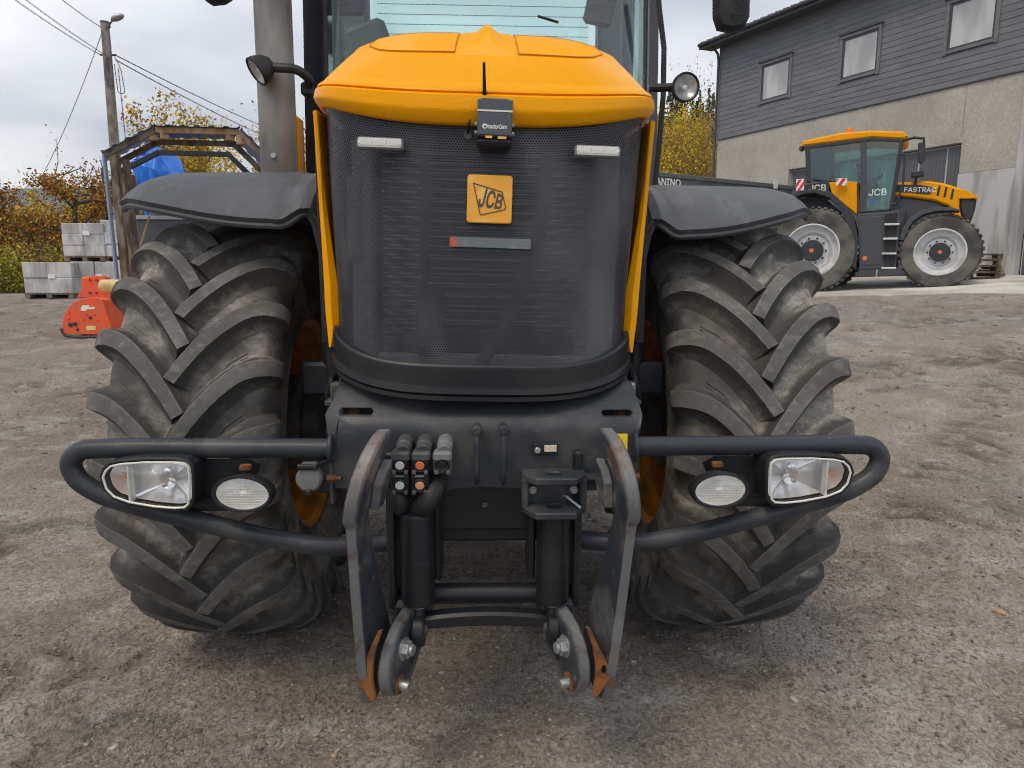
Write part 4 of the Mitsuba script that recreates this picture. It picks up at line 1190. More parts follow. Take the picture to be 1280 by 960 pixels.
def rimmesh(s, k=1.0):
    m = lathe([(r * k, x) for r, x in rim_profile(1)], 64, closed=True)
    R = np.array([[0, 0, 1], [1, 0, 0], [0, 1, 0]], float)
    m = xf(m, mat4(R))
    return m if s > 0 else mirror(m)
for s in (-1, 1):
    c = (s * .935 - .02, 2.99, .84)
    WH = uniq(TR + '__front_wheel')
    labels[WH] = {'label': 'front wheel on the ' + ('left' if s < 0 else 'right') + ' of the picture'}
    part(WH, 'tyre', mv(ty, *c), 'tyre_rubber', smooth=True, uv=tyuv, label='dusty lugged tyre')
    part(WH, 'rim', mv(rimmesh(s), *c), 'yellow_dirty', smooth=35)
    part(WH, 'hub', J(cyl((s * .66, 2.99, .84), (s * 1.15, 2.99, .84), .13, 28, .02), cyl((s * .74, 2.99, .84), (s * .84, 2.99, .84), .20, 28, .02)), 'mech_grey')
tyr, tyruv = build_tyre(1.03, .34, 24, .33, .06, marks=False)
for s in (-1, 1):
    c = (s * .95, 6.15, 1.03)
    WH = uniq(TR + '__rear_wheel')
    labels[WH] = {'label': 'rear wheel'}
    part(WH, 'tyre', mv(tyr, *c), 'tyre_rubber_rear', smooth=True, uv=tyruv)
    part(WH, 'rim', mv(rimmesh(s, 1.2), *c), 'yellow_dirty', smooth=35)
# ---- axle, steering and chassis behind the plate
part(TR, 'chassis', J(box((0, 4.4, .95), (.62, 4.4, .42), .03), box((0, 2.62, 1.16), (.56, .9, .26), .03)), 'dark')
part(TR, 'axle', J(cyl((-.62, 2.99, .84), (.62, 2.99, .84), .095, 24), lathe([(0, -.17), (.13, -.15), (.19, -.05), (.19, .05), (.13, .15), (0, .17)], 24).apply_transform(mat4(frame((0, 1, 0)), (0, 2.95, .84)))), 'mech_grey')
for s in (-1, 1):
    part(TR, 'steering_knuckle', J(box((s * .56, 2.93, 1.04), (.17, .12, .075), .02), box((s * .56, 2.93, .64), (.16, .14, .08), .02), cyl((s * .585, 2.92, .66), (s * .585, 2.92, 1.06), .058, 16)), 'mech_grey')
    part(TR, 'tie_rod', tube([(s * .60, 2.68, .86), (s * .46, 2.66, .85), (s * .30, 2.64, .85)], [.03, .022, .022], 12), 'mech_grey')
    part(TR, 'steering_cylinder', J(cyl((s * .28, 2.56, .795), (s * .50, 2.60, .80), .034, 16, .004)), 'black_paint')
    part(TR, 'cylinder_rod', cyl((s * .50, 2.60, .80), (s * .64, 2.62, .80), .02, 12), 'mech_grey')
    part(TR, 'fender_post', J(cyl((s * .535, 2.50, 1.02), (s * .535, 2.50, 1.32), .033, 16, .004), box((s * .56, 2.52, 1.10), (.16, .10, .12), .012)), 'black_paint')
    part(TR, 'shield_plate', J(box((s * .512, 2.50, 1.55), (.03, .36, .62), .004), box((s * .485, 2.46, 1.17), (.05, .07, .14), .006)), 'black_plastic')
    part(TR, 'suspension_arm', J(hull([(s * .44, 2.42, 1.02), (s * .40, 2.42, .84), (s * .50, 2.75, .95), (s * .50, 2.75, .78), (s * .35, 2.4, .98), (s * .35, 2.4, .8)])), 'mech_grey')
    part(TR, 'hose', tube(fillet([(s * .50, 2.42, 1.16), (s * .545, 2.40, 1.03), (s * .50, 2.45, .93), (s * .56, 2.6, .9)], .06), .011, 8), 'black_plastic')
    part(TR, 'cable', J(tube(fillet([(s * .47, 2.35, 1.13), (s * .52, 2.36, 1.00), (s * .47, 2.38, .90)], .05), .006, 6), tube(fillet([(s * .52, 2.40, 1.12), (s * .49, 2.38, .98), (s * .555, 2.44, .86)], .05), .007, 6)), 'mech_grey')
    part(TR, 'valve_block', box((s * .475, 2.34, 1.085), (.06, .06, .052), .006), 'galv' if s > 0 else 'mech_grey')
    part(TR, 'valve_bracket', box((s * .475, 2.34, 1.048), (.09, .09, .016), .003), 'mech_grey')
part(TR, 'brake_line', tube(fillet([(-.44, 2.3, 1.19), (-.47, 2.28, 1.10), (-.45, 2.25, 1.0)], .04), .006, 6), 'dark')
# ---- fenders
from scipy.interpolate import PchipInterpolator
def fender(s):
    nt, nf = 40, 30
    t = np.linspace(0, 1, nt)
    x = np.interp(t, [0, 1], [1.262 if s < 0 else 1.205, .550])
    dR = np.interp(t, [0, .03, .08, .16, .30, .80, .86, .90, .935, .965, .985, 1.0], [-.050, -.032, -.014, -.003, 0, .004, -.004, .006, .014, .0, -.05, -.14])
    phf = PchipInterpolator([0, .06, .2, .82, .90, .96, 1], ([24, 26.5, 30.5, 37, 35, 33, 36] if s < 0 else [20, 22.5, 28, 36, 34, 32, 35]))(t)
    V = np.zeros((nf, nt, 3))
    for i, k in enumerate(np.linspace(0, 1, nf)):
        ph = np.radians(phf * (1 - k) + (-75) * k)
        lip = .012 * max(0, 1 - i / 1.5)
        R = 1.008 + dR - lip
        # moulded step near the inner edge
        V[i] = np.stack([x, 2.99 - R * np.sin(ph), .84 + R * np.cos(ph)], -1)
    V[..., 0] *= s
    V[..., 2] -= .012 if s < 0 else .047
    m = shell(V, .018, flip=(s > 0))
    # front lip bead
    e = V[0]
    lip = tube(e + np.array([0, .006, -.008]), .011, 8)
    return m, lip, V
for s in (-1, 1):
    m, lip, V = fender(s)
    FN = part(TR, 'fender', m, 'fender_plastic', smooth=30, label='weathered grey front fender')
    part(FN, 'lip', lip, 'fender_plastic', smooth=40)
    b = V[6, 31]
    part(FN, 'fixing_bolt', J(cyl(b + [0, 0, -.01], b + [0, -.003, .012], .016, 14, .003)), 'rust')
    part(FN, 'bolt_recess', xf(lathe([(.018, 0), (.030, .002), (.034, -.004), (.036, -.012)], 20), mat4(frame((0, -.25, 1)), b + [0, 0, .004])), 'fender_plastic')
    part(FN, 'support_bar', J(tube(fillet([(s * .60, 2.7, 1.70), (s * .56, 2.62, 1.60), (s * .54, 2.55, 1.1)], .05), .025, 10), tube([(s * .58, 2.7, 1.70), (s * 1.05, 2.7, 1.70)], .022, 8)), 'black_paint')
# ---- exhaust
ex = at(350, 230, 3.45)
et = at(346, 0, 3.45)
ex = np.array([ex[0] - .0, 3.45, 1.60])
EXH = part(TR, 'exhaust_stack', cyl(ex, (ex[0] - .0, 3.47, 3.3), .083, 28), 'exhaust_metal', smooth=40, label='brown-grey exhaust stack beside the cab')
q = at(343, 195, 3.38)
part(EXH, 'bolt', cyl(q, q + [0, -.02, 0], .012, 8), 'galv')
part(EXH, 'seam', box((ex[0] + .081, 3.45, 2.4), (.008, .02, 1.7), .002), 'exhaust_metal')
# ---- work lamps beside the bonnet
def round_lamp(c, d, r, parent=TR):
    M = mat4(frame(d), c)
    k = part(parent, 'side_lamp', xf(lathe([(0, -1.25 * r), (.45 * r, -1.2 * r), (.8 * r, -.8 * r), (1.0 * r, -.2 * r), (1.03 * r, .1 * r), (.95 * r, .14 * r), (.86 * r, .05 * r)], 28), M), 'black_plastic')
    part(k, 'reflector', xf(lathe([(0, -.45 * r), (.4 * r, -.38 * r), (.75 * r, -.12 * r), (.87 * r, .04 * r)], 28), M), 'bare_steel', smooth=True)
    part(k, 'bulb', xf(lathe([(.16 * r, -.45 * r), (.16 * r, -.1 * r), (0, -.05 * r)], 12), M), 'white_plastic')
    part(k, 'lens', xf(lathe([(.87 * r, .06 * r), (.5 * r, .14 * r), (.002, .18 * r)], 28), M), 'clear_glass', smooth=True)
    return k
c = at(321, 89, 3.30)
SL = round_lamp(c + [0, 0, 0], (-.70, -.42, -.58), .062)
a1, a2, a3 = at(335, 84, 3.32), at(372, 86, 3.32), at(388, 100, 3.36)
part(SL, 'arm', J(tube(fillet([a1, a2, a3, at(384, 112, 3.4)], .06), .020, 10), box(at(384, 112, 3.4), (.05, .05, .06), .01)), 'black_plastic')
c = at(857, 109, 3.30)
SL = round_lamp(c, (.12, -.97, -.12), .062)
part(SL, 'arm', tube([at(812, 110, 3.36), at(845, 109, 3.33)], .018, 10), 'black_plastic')
# ---- mirrors and grab rail
for pts, lab in (([(893, -30), (938, -30), (937, 20), (930, 36), (915, 40), (898, 36), (893, 20)], None), ([(255, -50), (300, -50), (296, -8), (280, 3), (264, 5), (256, 0)], None)):
    Q = pxz(pts, 3.6)
    MR = part(TR, 'mirror', front(plate(Q, .07, .02), 3.65), 'black_plastic', smooth=40)
    xc = Q[:, 0].mean()
    part(MR, 'arm', tube(fillet([(xc, 3.66, Q[:, 1].max() - .05), (xc, 3.7, Q[:, 1].max() + .12), (xc * .8, 3.8, Q[:, 1].max() + .14)], .06), .018, 8), 'black_plastic')
q = at(930, 10, 3.55)
part(MR.replace('_001', ''), 'cable', tube(fillet([q + [-.04, .02, .06], q + [.02, -.01, .02], q + [.0, -.01, -.04], q + [-.05, .02, -.02]], .03), .004, 6), 'black_plastic')
gr = [at(821, -40, 3.5), at(824, 10, 3.5), at(830, 60, 3.5), at(829, 120, 3.5), at(824, 180, 3.5), at(818, 240, 3.5)]
part(TR, 'grab_rail', tube(gr, .0125, 10), 'black_plastic', smooth=60)
# ---- cab
CY0 = 3.62
def pxp(pts, Y): return [at(a, b, Y) for a, b in pts]
CAB = uniq(TR + '__cab'); labels[CAB] = {'label': 'cab with tinted glass behind the bonnet'}
xL, xR, xLi, xRi = -.875, .865, -.76, .79
part(CAB, 'windscreen', grid(np.array([[[xLi - .02, 3.60, 1.95], [-.4, 3.52, 1.95], [.4, 3.52, 1.95], [xRi + .02, 3.60, 1.95]], [[xLi - .02, 3.77, 3.6], [-.4, 3.69, 3.6], [.4, 3.69, 3.6], [xRi + .02, 3.77, 3.6]]])), 'tinted_glass', smooth=False)
for s, xo, xi in ((-1, xL, xLi), (1, xR, xRi)):
    part(CAB, 'front_pillar', hull([(xo, 3.62, 1.5), (xi, 3.60, 1.5), (xi, 3.74, 1.5), (xo, 3.74, 1.5), (xo, 3.79, 3.62), (xi, 3.77, 3.62), (xi, 3.91, 3.62), (xo, 3.91, 3.62)]), 'black_gloss')
    part(CAB, 'pillar_trim', tube([(xi, 3.60, 1.9), (xi, 3.66, 2.5), (xi, 3.72, 3.22)], .012, 8), 'black_plastic')
    part(CAB, 'rear_pillar', box((s * .83, 5.0, 2.6), (.16, .16, 2.1), .02), 'cab_grey')
    part(CAB, 'middle_pillar', box((s * .85, 4.45, 2.6), (.07, .10, 2.1), .02), 'cab_grey')
    part(CAB, 'side_window', grid(np.array([[[s * .87, 3.76, 1.6], [s * .87, 4.95, 1.6]], [[s * .87, 3.88, 3.6], [s * .87, 4.95, 3.6]]])), 'tinted_glass', smooth=False)
    part(CAB, 'lower_panel', box((s * .86, 4.35, 1.5), (.06, 1.4, .5), .02), 'black_plastic')
part(CAB, 'rear_window', grid(np.array([[[-.74, 5.05, 2.0], [.70, 5.05, 2.0]], [[-.74, 5.05, 3.55], [.70, 5.05, 3.55]]])), 'tinted_glass', smooth=False)
hw = [box((0, 5.045, z), (1.40, .003, .003)) for z in np.arange(2.1, 3.5, .062)]
part(CAB, 'window_heater_wires', J(hw), 'black_plastic', kind='stuff')
part(CAB, 'rear_panel', J(box((0, 5.06, 1.7), (1.6, .06, .6), .02)), 'cab_grey')
part(CAB, 'roof', J(box((0, 4.4, 3.72), (1.86, 1.7, .2), .06)), 'yellow_plain')
part(CAB, 'roof_lining', J(box((0, 4.4, 3.605), (1.7, 1.4, .02), .005)), 'cab_grey')
part(CAB, 'floor', box((0, 4.4, 1.45), (1.7, 1.3, .05)), 'black_plastic')
SE = part(CAB, 'seat', J(box((0, 4.55, 2.0), (.52, .16, .75), .06), box((0, 4.3, 1.75), (.55, .5, .16), .05)), 'black_plastic')
part(SE, 'headrest', box((0.0, 4.55, 2.475), (.33, .10, .17), .045), 'black_plastic')
q = at(460, 42, 4.3)
part(CAB, 'console', xf(box((0, 0, 0), (.24, .12, .16), .03), mat4(rot([0, 1, 0], -20)[:3, :3], q + [0, 0, -.03])), 'cab_grey')
q = at(438, -2, 3.95)
part(CAB, 'visor', box(q, (.14, .03, .17), .014), 'black_plastic')
q = at(752, 0, 3.95)
part(CAB, 'display', xf(box((0, 0, 0), (.15, .04, .26), .018), mat4(rot([0, 1, 0], 12)[:3, :3], q)), 'black_plastic')
part(CAB, 'steering_wheel', xf(lathe([(.19 + .016 * math.cos(a), .016 * math.sin(a)) for a in np.linspace(0, 2 * math.pi, 9)[:-1]], 32, closed=True), mat4(frame((0, -.55, .8)), (0, 4.0, 2.12))), 'black_plastic')
part(CAB, 'wiper', tube([at(672, 20, 3.5), at(698, 28, 3.5)], .006, 6), 'dark')
part(CAB, 'instrument_panel', box((0, 3.85, 1.95), (.5, .2, .25), .04), 'black_plastic')
for s in (-1,):
    part(CAB, 'corner_panel', box((s * .905, 3.66, 2.0), (.03, .1, .42), .008), 'yellow_plain')

# ================================================================== camera box stuck on the grille
q = on_face(618, 160)
CM = thing('reversing_camera', 'small dark camera box with a thin antenna on top of the grille', 'camera')
def cput(m, dy=-.01): return put(m, q, dy, -6)
bdy = np.array([(-.045, -.042), (.045, -.042), (.046, .052), (.030, .056), (-.030, .056), (-.046, .052)])
part(CM, 'body', cput(plate(bdy, .075, .004), .005), 'camera_body')
part(CM, 'bottom', cput(mv(box((0, -.052, .035), (.09, .022, .062), .008), 0, 0, 0), .005), 'black_plastic')
part(CM, 'trim_line', cput(mv(plate(np.array([(-.046, .020), (.0465, .020), (.0465, .0245), (-.046, .0245)]), .002), 0, 0, .0745), .005), 'cream_lens')
part(CM, 'lettering', cput(mv(text('tractorCam', .0105, .0008, True, .050), .006, -.018, .0752), .005), 'white_plastic')
part(CM, 'logo', cput(mv(plate(circ(0, 0, .0065, 16), .0008, 0, [circ(.001, -.001, .0035, 12)]), -.026, -.018, .0752), .005), 'white_plastic')
for s in (-1, 1):
    part(CM, 'screw', J(*[cput(cyl((s * .046, z, .03), (s * .053, z, .03), .006, 10, .001), .005) for z in (.0, -.022)]), 'galv')
part(CM, 'contact', cput(J(box((-.015, -.045, .0745), (.018, .006, .002)), box((.02, -.046, .0745), (.022, .006, .002))), .005), 'badge_yellow')
b = cput(mv(box((0, 0, 0), (.001, .001, .001)), -.028, .055, .03), .005).vertices.mean(0)
t = at(605, 78, 1.93)
part(CM, 'antenna', J(tube([b, b * .72 + t * .28], .0065, 10), tube([b * .72 + t * .28, t], [.0050, .0035], 10)), 'black_plastic')
g = on_face(585, 169)
part(CM, 'cable', tube(fillet([b + [.03, 0, .0], b + [.012, -.014, .010], b + [-.02, -.012, -.004], g + [0, -.025, .02], g + [0, .0, 0]], .05), .0028, 6), 'black_plastic')
part(CM, 'grommet', cyl(g + [0, .004, 0], g + [0, -.006, 0], .0135, 20, .003), 'mech_grey')
# ================================================================== helpers for the yard things
def beam(p, q, w, h, ch=.004, up=(0, 0, 1)):
    p, q = np.asarray(p, float), np.asarray(q, float)
    z = (q - p) / np.linalg.norm(q - p)
    x = np.cross(up, z)
    if np.linalg.norm(x) < 1e-3: x = np.array([1.0, 0, 0])
    x /= np.linalg.norm(x)
    return xf(box((0, 0, 0), (w, h, np.linalg.norm(q - p)), ch), mat4(np.stack([x, np.cross(z, x), z], 1), (p + q) / 2))
paint('red_paint', speck((.78, .095, .026), (.40, .14, .07), 9, .6, .2), .4, .3)
paint('cream_paint', speck((.62, .47, .22), (.35, .2, .08), 12, .7), .5)
def wood_fn(c0, c1):
    return mikit.proc(lambda p, n, uv: mix(c0, c1, smoothstep(.3, .7, fbm(p.x * 14, p.y * 14, p.z * 4, 4))))
paint('old_wood', wood_fn((.10, .075, .055), (.24, .195, .145)), .8, spec=.2)
paint('fresh_wood', wood_fn((.26, .15, .075), (.42, .28, .16)), .75, spec=.2)
paint('pole_wood', wood_fn((.17, .14, .115), (.30, .265, .225)), .85, spec=.2)
paint('roof_sheet', (.075, .10, .15), .4, metallic=.3)
paint('sheet_inside', (.24, .31, .44), .45)
paint('tarp_blue', (.012, .16, .66), .4)
def film_fn(p, n, uv):
    a = fbm(p.x * 5, p.y * 5, p.z * 2.0, 4)
    s = noise(p.x * 28, p.y * 28, p.z * 1.2)
    return mix((.30, .295, .285), (.62, .62, .61), dr.clip(smoothstep(.3, .7, a) * .7 + s * .35, 0, 1))
paint('wrapped_stone', mikit.proc(film_fn), .35)
paint('trailer_grey', (.075, .085, .10), .5)
paint('wire', (.10, .10, .11), .6)
paint('silver_paint', speck((.66, .67, .68), (.3, .28, .25), 4, .5), .4, metallic=.2)
paint('far_dark', (.030, .033, .038), .5)
paint('far_grey', (.060, .066, .076), .5)
paint('box_green', speck((.105, .118, .120), (.17, .18, .18), 2, .6), .5)
paint('white_paint', (.75, .75, .74), .4)
paint('red_print', (.62, .03, .04), .4)

# ================================================================== second tractor beside the hall
F2 = EYE + ray(1175, 315) * 15.87
R2 = EYE + ray(1014, 313) * 17.15
fz, rz = F2[2] - .84, R2[2] - 1.035
fd = F2 - R2; fd[2] = 0; fd /= np.linalg.norm(fd)
nd = np.array([fd[1], -fd[0], 0.0])
if np.dot(nd, EYE - R2) < 0: nd = -nd
O2 = np.array([R2[0], R2[1], 0.0])
M2 = np.eye(4); M2[:3, 0] = fd; M2[:3, 1] = [0, 0, 1]; M2[:3, 2] = nd; M2[:3, 3] = O2
def sl(pts, off=0.0):
    out = []
    for a, b in pts:
        q = on_plane(a, b, O2 - nd * off, nd)
        out.append((np.dot(q - O2, fd), q[2]))
    return np.array(out)
def bp(pts, off, dep, ch=.01, local=False):
    """side-view outline (pixels on the plane 'off' metres behind the wheel faces), dep metres thick"""
    P = np.array(pts) if local else sl(pts, off)
    return xf(mv(plate(P, dep, ch), 0, 0, -off - dep), M2)
def lb(c, s, ch=.01): return xf(box(c, s, ch), M2)
def lt(P, r, n=8): return xf(tube(np.asarray(P, float), r, n), M2)
BT = thing('tractor', 'yellow and dark grey tractor with silver wheel rims, parked side-on by the hall', 'tractor')
uF, uR = np.dot(F2 - O2, fd), 0.0
print('bg', uF, fz, rz, gz(*F2[:2]), gz(*R2[:2]))
def far_wheel(u, zc, R, rr, width, off, name):
    W = uniq(BT + '__' + name); labels[W] = {'label': 'wheel with silver rim'}
    M = M2 @ mat4(None, (u, zc, -off - width / 2))
    h = width / 2
    k = R
    prof = [(rr, -h * .8), (rr * 1.04, -h * .92), ((rr + R) / 2, -h), (R - .07, -h * .93), (R - .03, -h * .7), (R - .03, h * .7), (R - .07, h * .93), ((rr + R) / 2, h), (rr * 1.04, h * .92), (rr, h * .8)]
    t = lathe(prof, 72)
    lg = []
    nl = int(R * 44)
    for i in range(nl):
        a = 2 * math.pi * i / nl
        for s in (-1, 1):
            b = box((R - .022, 0, s * h * .55), (.05, .085, h * .75), .012)
            b = xf(b, rot([0, 0, 1], math.degrees(a + (s * .5) * 2 * math.pi / nl)))
            lg.append(b)
    part(W, 'tyre', xf(J(t, lg), M), 'rubber_far', smooth=35)
    part(W, 'rim', xf(lathe([(.05, h * .30), (rr * .60, h * .30), (rr * .72, h * .52), (rr * .80, h * .40), (rr * .90, h * .62), (rr * .97, h * .70), (rr * 1.04, h * .94), (rr * .99, h * .95), (rr * .93, h * .72), (rr * .90, -h * .8), (.05, -h * .8)][::-1], 56), M), 'silver_paint', smooth=30)
    H = part(W, 'hub', xf(lathe([(0, h * .85), (rr * .36, h * .84), (rr * .41, h * .72), (rr * .42, h * .3)][::-1], 36), M), 'far_dark', smooth=35)
    part(H, 'hub_cap', xf(cyl((0, 0, h * .84), (0, 0, h * .87), rr * .085, 16), M), 'orange_plastic')
    part(H, 'wheel_nuts', xf(J([cyl((rr * .50 * math.cos(a), rr * .50 * math.sin(a), h * .28), (rr * .50 * math.cos(a), rr * .50 * math.sin(a), h * .42), rr * .04, 6) for a in np.arange(10) * 2 * math.pi / 10]), M), 'far_dark', kind='stuff')
zF, zR2 = F2[2], R2[2]
for off in (0.0, 1.95):
    far_wheel(uF, zF, .84, .50, .55, off, 'front_wheel')
    far_wheel(uR, zR2, 1.035, .61, .62, off if off == 0 else 1.88, 'rear_wheel')
part(BT, 'chassis', lb((uF * .5, 1.0 + fz, -1.25), (uF + 1.6, .55, .8), .05), 'far_dark')
# rear fender arch and body
arch = [(1066, 334), (1070, 338), (1073, 300), (1068, 275), (1056, 255), (1040, 241), (1020, 236), (1000, 238), (985, 246), (986, 250), (1002, 243), (1018, 241), (1036, 247), (1050, 262), (1060, 282), (1063, 305)]
part(BT, 'rear_fender', bp(arch, .02, .62, .012), 'far_dark')
part(BT, 'rear_inner', bp([(1062, 330), (1060, 285), (1048, 262), (1034, 250), (1014, 245), (996, 250), (996, 300), (1030, 330)], .62, 1.2), 'far_dark')
part(BT, 'rear_body', bp([(1040, 243), (1071, 268), (1071, 228), (1062, 226), (1036, 228)], .35, 1.75), 'yellow_plain')
part(BT, 'rear_deck', bp([(996, 240), (1037, 243), (1037, 226), (1030, 224), (1020, 229), (1000, 232)], .40, 1.7), 'far_dark')
t2 = text('JCB', .15, .006, True)
c = sl([(1019, 235)], .38)[0]
part(BT, 'lettering', xf(mv(t2, c[0] + .05, c[1], -.395), M2), 'cream_lens')
# tank and steps
TK = part(BT, 'side_tank', bp([(1072, 267), (1108, 265), (1125, 262), (1127, 275), (1120, 336), (1074, 337)], .05, .60, .02), 'far_grey')
part(TK, 'cover', bp([(1075, 272), (1102, 270), (1104, 330), (1076, 332)], .035, .03, .008), 'far_grey')
c = sl([(1081, 323)], .03)[0]
part(TK, 'reflector', xf(cyl((c[0], c[1], -.04), (c[0], c[1], -.015), .055, 18, .006), M2), 'orange_plastic')
part(TK, 'step_well', bp([(1106, 268), (1122, 266), (1118, 334), (1105, 335)], .03, .03, .004), 'dark')
for a, b in ((1115, 280.5), (1113, 298.5), (1111.5, 317), (1111, 335)):
    c = sl([(a, b)], .0)[0]
    part(TK, 'step', lb((c[0], c[1], -.0), (.30, .045, .16), .008), 'silver_paint')
# cab
cab = [(1008, 226), (1006, 182), (1090, 172), (1128, 174), (1122, 205), (1113, 262), (1072, 266), (1070, 228)]
CB2 = uniq(BT + '__cab'); labels[CB2] = {'label': 'cab with yellow roof and green tinted glass'}
part(CB2, 'roof', bp([(1001, 183), (1003, 176), (1050, 166), (1088, 163), (1130, 164), (1135, 170), (1130, 174), (1090, 172), (1010, 182)], .42, 1.7, .04), 'yellow_plain')
part(CB2, 'beacon', xf(cyl((*sl([(1062, 168)], .9)[0], -.9), (*(sl([(1062, 160)], .9)[0]), -.9), .07, 14, .02), M2), 'amber')
part(CB2, 'interior', bp([(1012, 222), (1012, 190), (1040, 186), (1040, 226)], .9, .8), 'far_grey')
part(CB2, 'seat', bp([(1074, 240), (1070, 205), (1078, 204), (1084, 230), (1096, 233), (1096, 243)], 1.0, .5, .03), 'far_dark')
for off in (.45, 2.05):
    nmn = 'door_glass'
    part(CB2, 'door_glass', bp([(1083, 264), (1082, 176), (1127, 177), (1113, 262)], off, .02, .004), 'pane_green')
    part(CB2, 'rear_side_glass', bp([(1012, 224), (1012, 185), (1076, 177), (1076, 230)], off, .02, .004), 'pane_green')
    part(CB2, 'front_post', bp([(1125, 174), (1130, 174), (1116, 263), (1111, 263)], off - .03, .09, .01), 'far_dark')
    part(CB2, 'middle_post', bp([(1076, 176), (1083, 175), (1083, 265), (1074, 266)], off - .03, .09, .01), 'far_grey')
    part(CB2, 'rear_post', bp([(1006, 182), (1012, 182), (1013, 228), (1008, 228)], off - .03, .09, .01), 'far_dark')
    part(CB2, 'roof_rail', bp([(1007, 182), (1090, 172), (1130, 174), (1130, 177), (1090, 176), (1008, 186)], off - .035, .09, .008), 'far_dark')
part(CB2, 'floor', bp([(1074, 268), (1074, 262), (1113, 260), (1112, 266)], .5, 1.5), 'far_dark')
part(CB2, 'rear_lamp', lb((*sl([(1002, 186)], .6)[0], -.6), (.10, .12, .2), .03), 'far_grey')
c = sl([(1100, 240)], .44)[0]
part(CB2, 'lettering', xf(mv(text('JCB', .145, .004, True), c[0] - .05, c[1], -.448), M2), 'lettering_pale')
part(CB2, 'small_print', lb((c[0] - .10, c[1] - .2, -.445), (.16, .03, .004)), 'tarp_blue')
st_w = part(CB2, 'steering_column', xf(cyl((*sl([(1098, 238)], 1.1)[0], -1.1), (*sl([(1093, 226)], 1.1)[0], -1.1), .05, 10), M2), 'far_dark')
part(CB2, 'steering_wheel', xf(lathe([(.2 + .02 * math.cos(a), .02 * math.sin(a)) for a in np.linspace(0, 2 * math.pi, 7)[:-1]], 24, closed=True), M2 @ mat4(frame((-.5, .8, 0)), (*sl([(1093, 225)], 1.1)[0], -1.1))), 'far_dark')
# bonnet
bon = [(1117, 228), (1136, 227), (1160, 226), (1180, 229), (1200, 235), (1215, 241), (1223, 247), (1221, 250), (1206, 241), (1200, 245), (1199, 258), (1202, 272), (1192, 270), (1186, 258), (1168, 251), (1140, 247), (1116, 245)]
BN2 = part(BT, 'bonnet', bp(bon, .72, 1.05, .04), 'yellow_plain')
part(BN2, 'name_band', bp([(1117, 231), (1150, 231), (1166, 234), (1163, 243), (1140, 241), (1117, 239)], .70, .03, .005), 'far_dark')
c = sl([(1147, 237)], .70)[0]
tm = text('FASTRAC', .105, .004, True)
part(BN2, 'lettering', xf(mv(xf(tm, rot([0, 0, 1], -3)), c[0] + .05, c[1] - .005, -.699), M2), 'white_paint')
for i, (a, b) in enumerate(((1172, 238), (1180.5, 240), (1189, 242.5))):
    part(BN2, 'vent_slot', bp([(a + 1.5, b - 6.5), (a + 4, b - 6), (a + 1.5, b + 7), (a - 1.5, b + 6.5)], .715, .03, .003), 'dark')
part(BT, 'nose_grille', bp([(1201, 245), (1207, 242), (1221, 250), (1219, 262), (1213, 280), (1204, 274), (1200, 258)], .78, .95, .03), 'far_dark')
part(BT, 'engine_side', bp([(1116, 246), (1140, 248), (1168, 252), (1186, 260), (1196, 272), (1200, 300), (1118, 310)], .80, .9), 'far_grey')
part(BT, 'front_fender', bp([(1124, 300), (1128, 285), (1138, 271), (1152, 263), (1170, 259.5), (1190, 259), (1201, 262), (1200, 264), (1188, 263), (1170, 264), (1154, 268), (1142, 276), (1134, 288), (1130, 300)], -.02, .58, .01), 'far_grey')
part(BT, 'front_linkage', bp([(1205, 285), (1218, 284), (1222, 292), (1218, 300), (1205, 310)], .8, .8, .03), 'far_dark')
part(BT, 'skirt', bp([(1126, 262), (1132, 262), (1128, 300), (1122, 334), (1118, 334)], .3, .5, .01), 'far_grey')
# mirror, rail, camera, warning boards
MR2 = part(BT, 'mirror', bp([(1147.5, 179), (1155, 177), (1157, 182), (1156, 198), (1152, 206), (1148, 203)], .1, .09, .02), 'far_dark')
part(MR2, 'arm', lt([(*sl([(1128, 176)], .5)[0], -.5), (*sl([(1143, 172)], .2)[0], -.2), (*sl([(1155, 173)], .12)[0], -.12), (*sl([(1155, 180)], .12)[0], -.12)], .03), 'far_dark')
part(BT, 'grab_rail', lt(fillet([(*sl([(1124, 192)], .3)[0], -.3), (*sl([(1131, 192)], .3)[0], -.3), (*sl([(1129, 230)], .3)[0], -.3), (*sl([(1121, 255)], .3)[0], -.3), (*sl([(1114, 255)], .3)[0], -.3)], .1), .022), 'far_dark')
part(BT, 'bonnet_lamp', J(bp([(1139, 215), (1154, 213), (1155, 220), (1139, 222)], .6, .2, .02), lt([(*sl([(1146, 221)], .7)[0], -.7), (*sl([(1143, 234)], .72)[0], -.72)], .035)), 'far_dark')
for k, (x0, x1, y0, y1, off) in enumerate(((995, 1005, 224, 239, .25), (1045, 1059, 223, 232, .2))):
    WB = part(BT, 'warning_board', bp([(x0, y0), (x1, y0 - .5), (x1, y1), (x0, y1)], off, .03, .004), 'white_paint')
    Q = sl([(x0, y0), (x1, y0), (x1, y1), (x0, y1)], off)
    u0, u1, z1_, z0_ = Q[:, 0].min(), Q[:, 0].max(), Q[:, 1].max(), Q[:, 1].min()
    w_, h_ = u1 - u0, z1_ - z0_
    stp = []
    from shapely.geometry import Polygon as PG, box as sbox
    for e in (-.5, .15, .8):
        g = PG([(u0 + w_ * (e), z0_), (u0 + w_ * (e + .33), z0_), (u0 + w_ * (e + .33) + h_ * .6, z1_), (u0 + w_ * e + h_ * .6, z1_)]).intersection(sbox(u0 + .01, z0_ + .01, u1 - .01, z1_ - .01))
        if not g.is_empty and g.area > 1e-4:
            stp.append(xf(mv(plate(np.array(g.exterior.coords)[:-1], .003), 0, 0, -off + .001), M2))
    part(WB, 'stripes', J(stp), 'red_print')

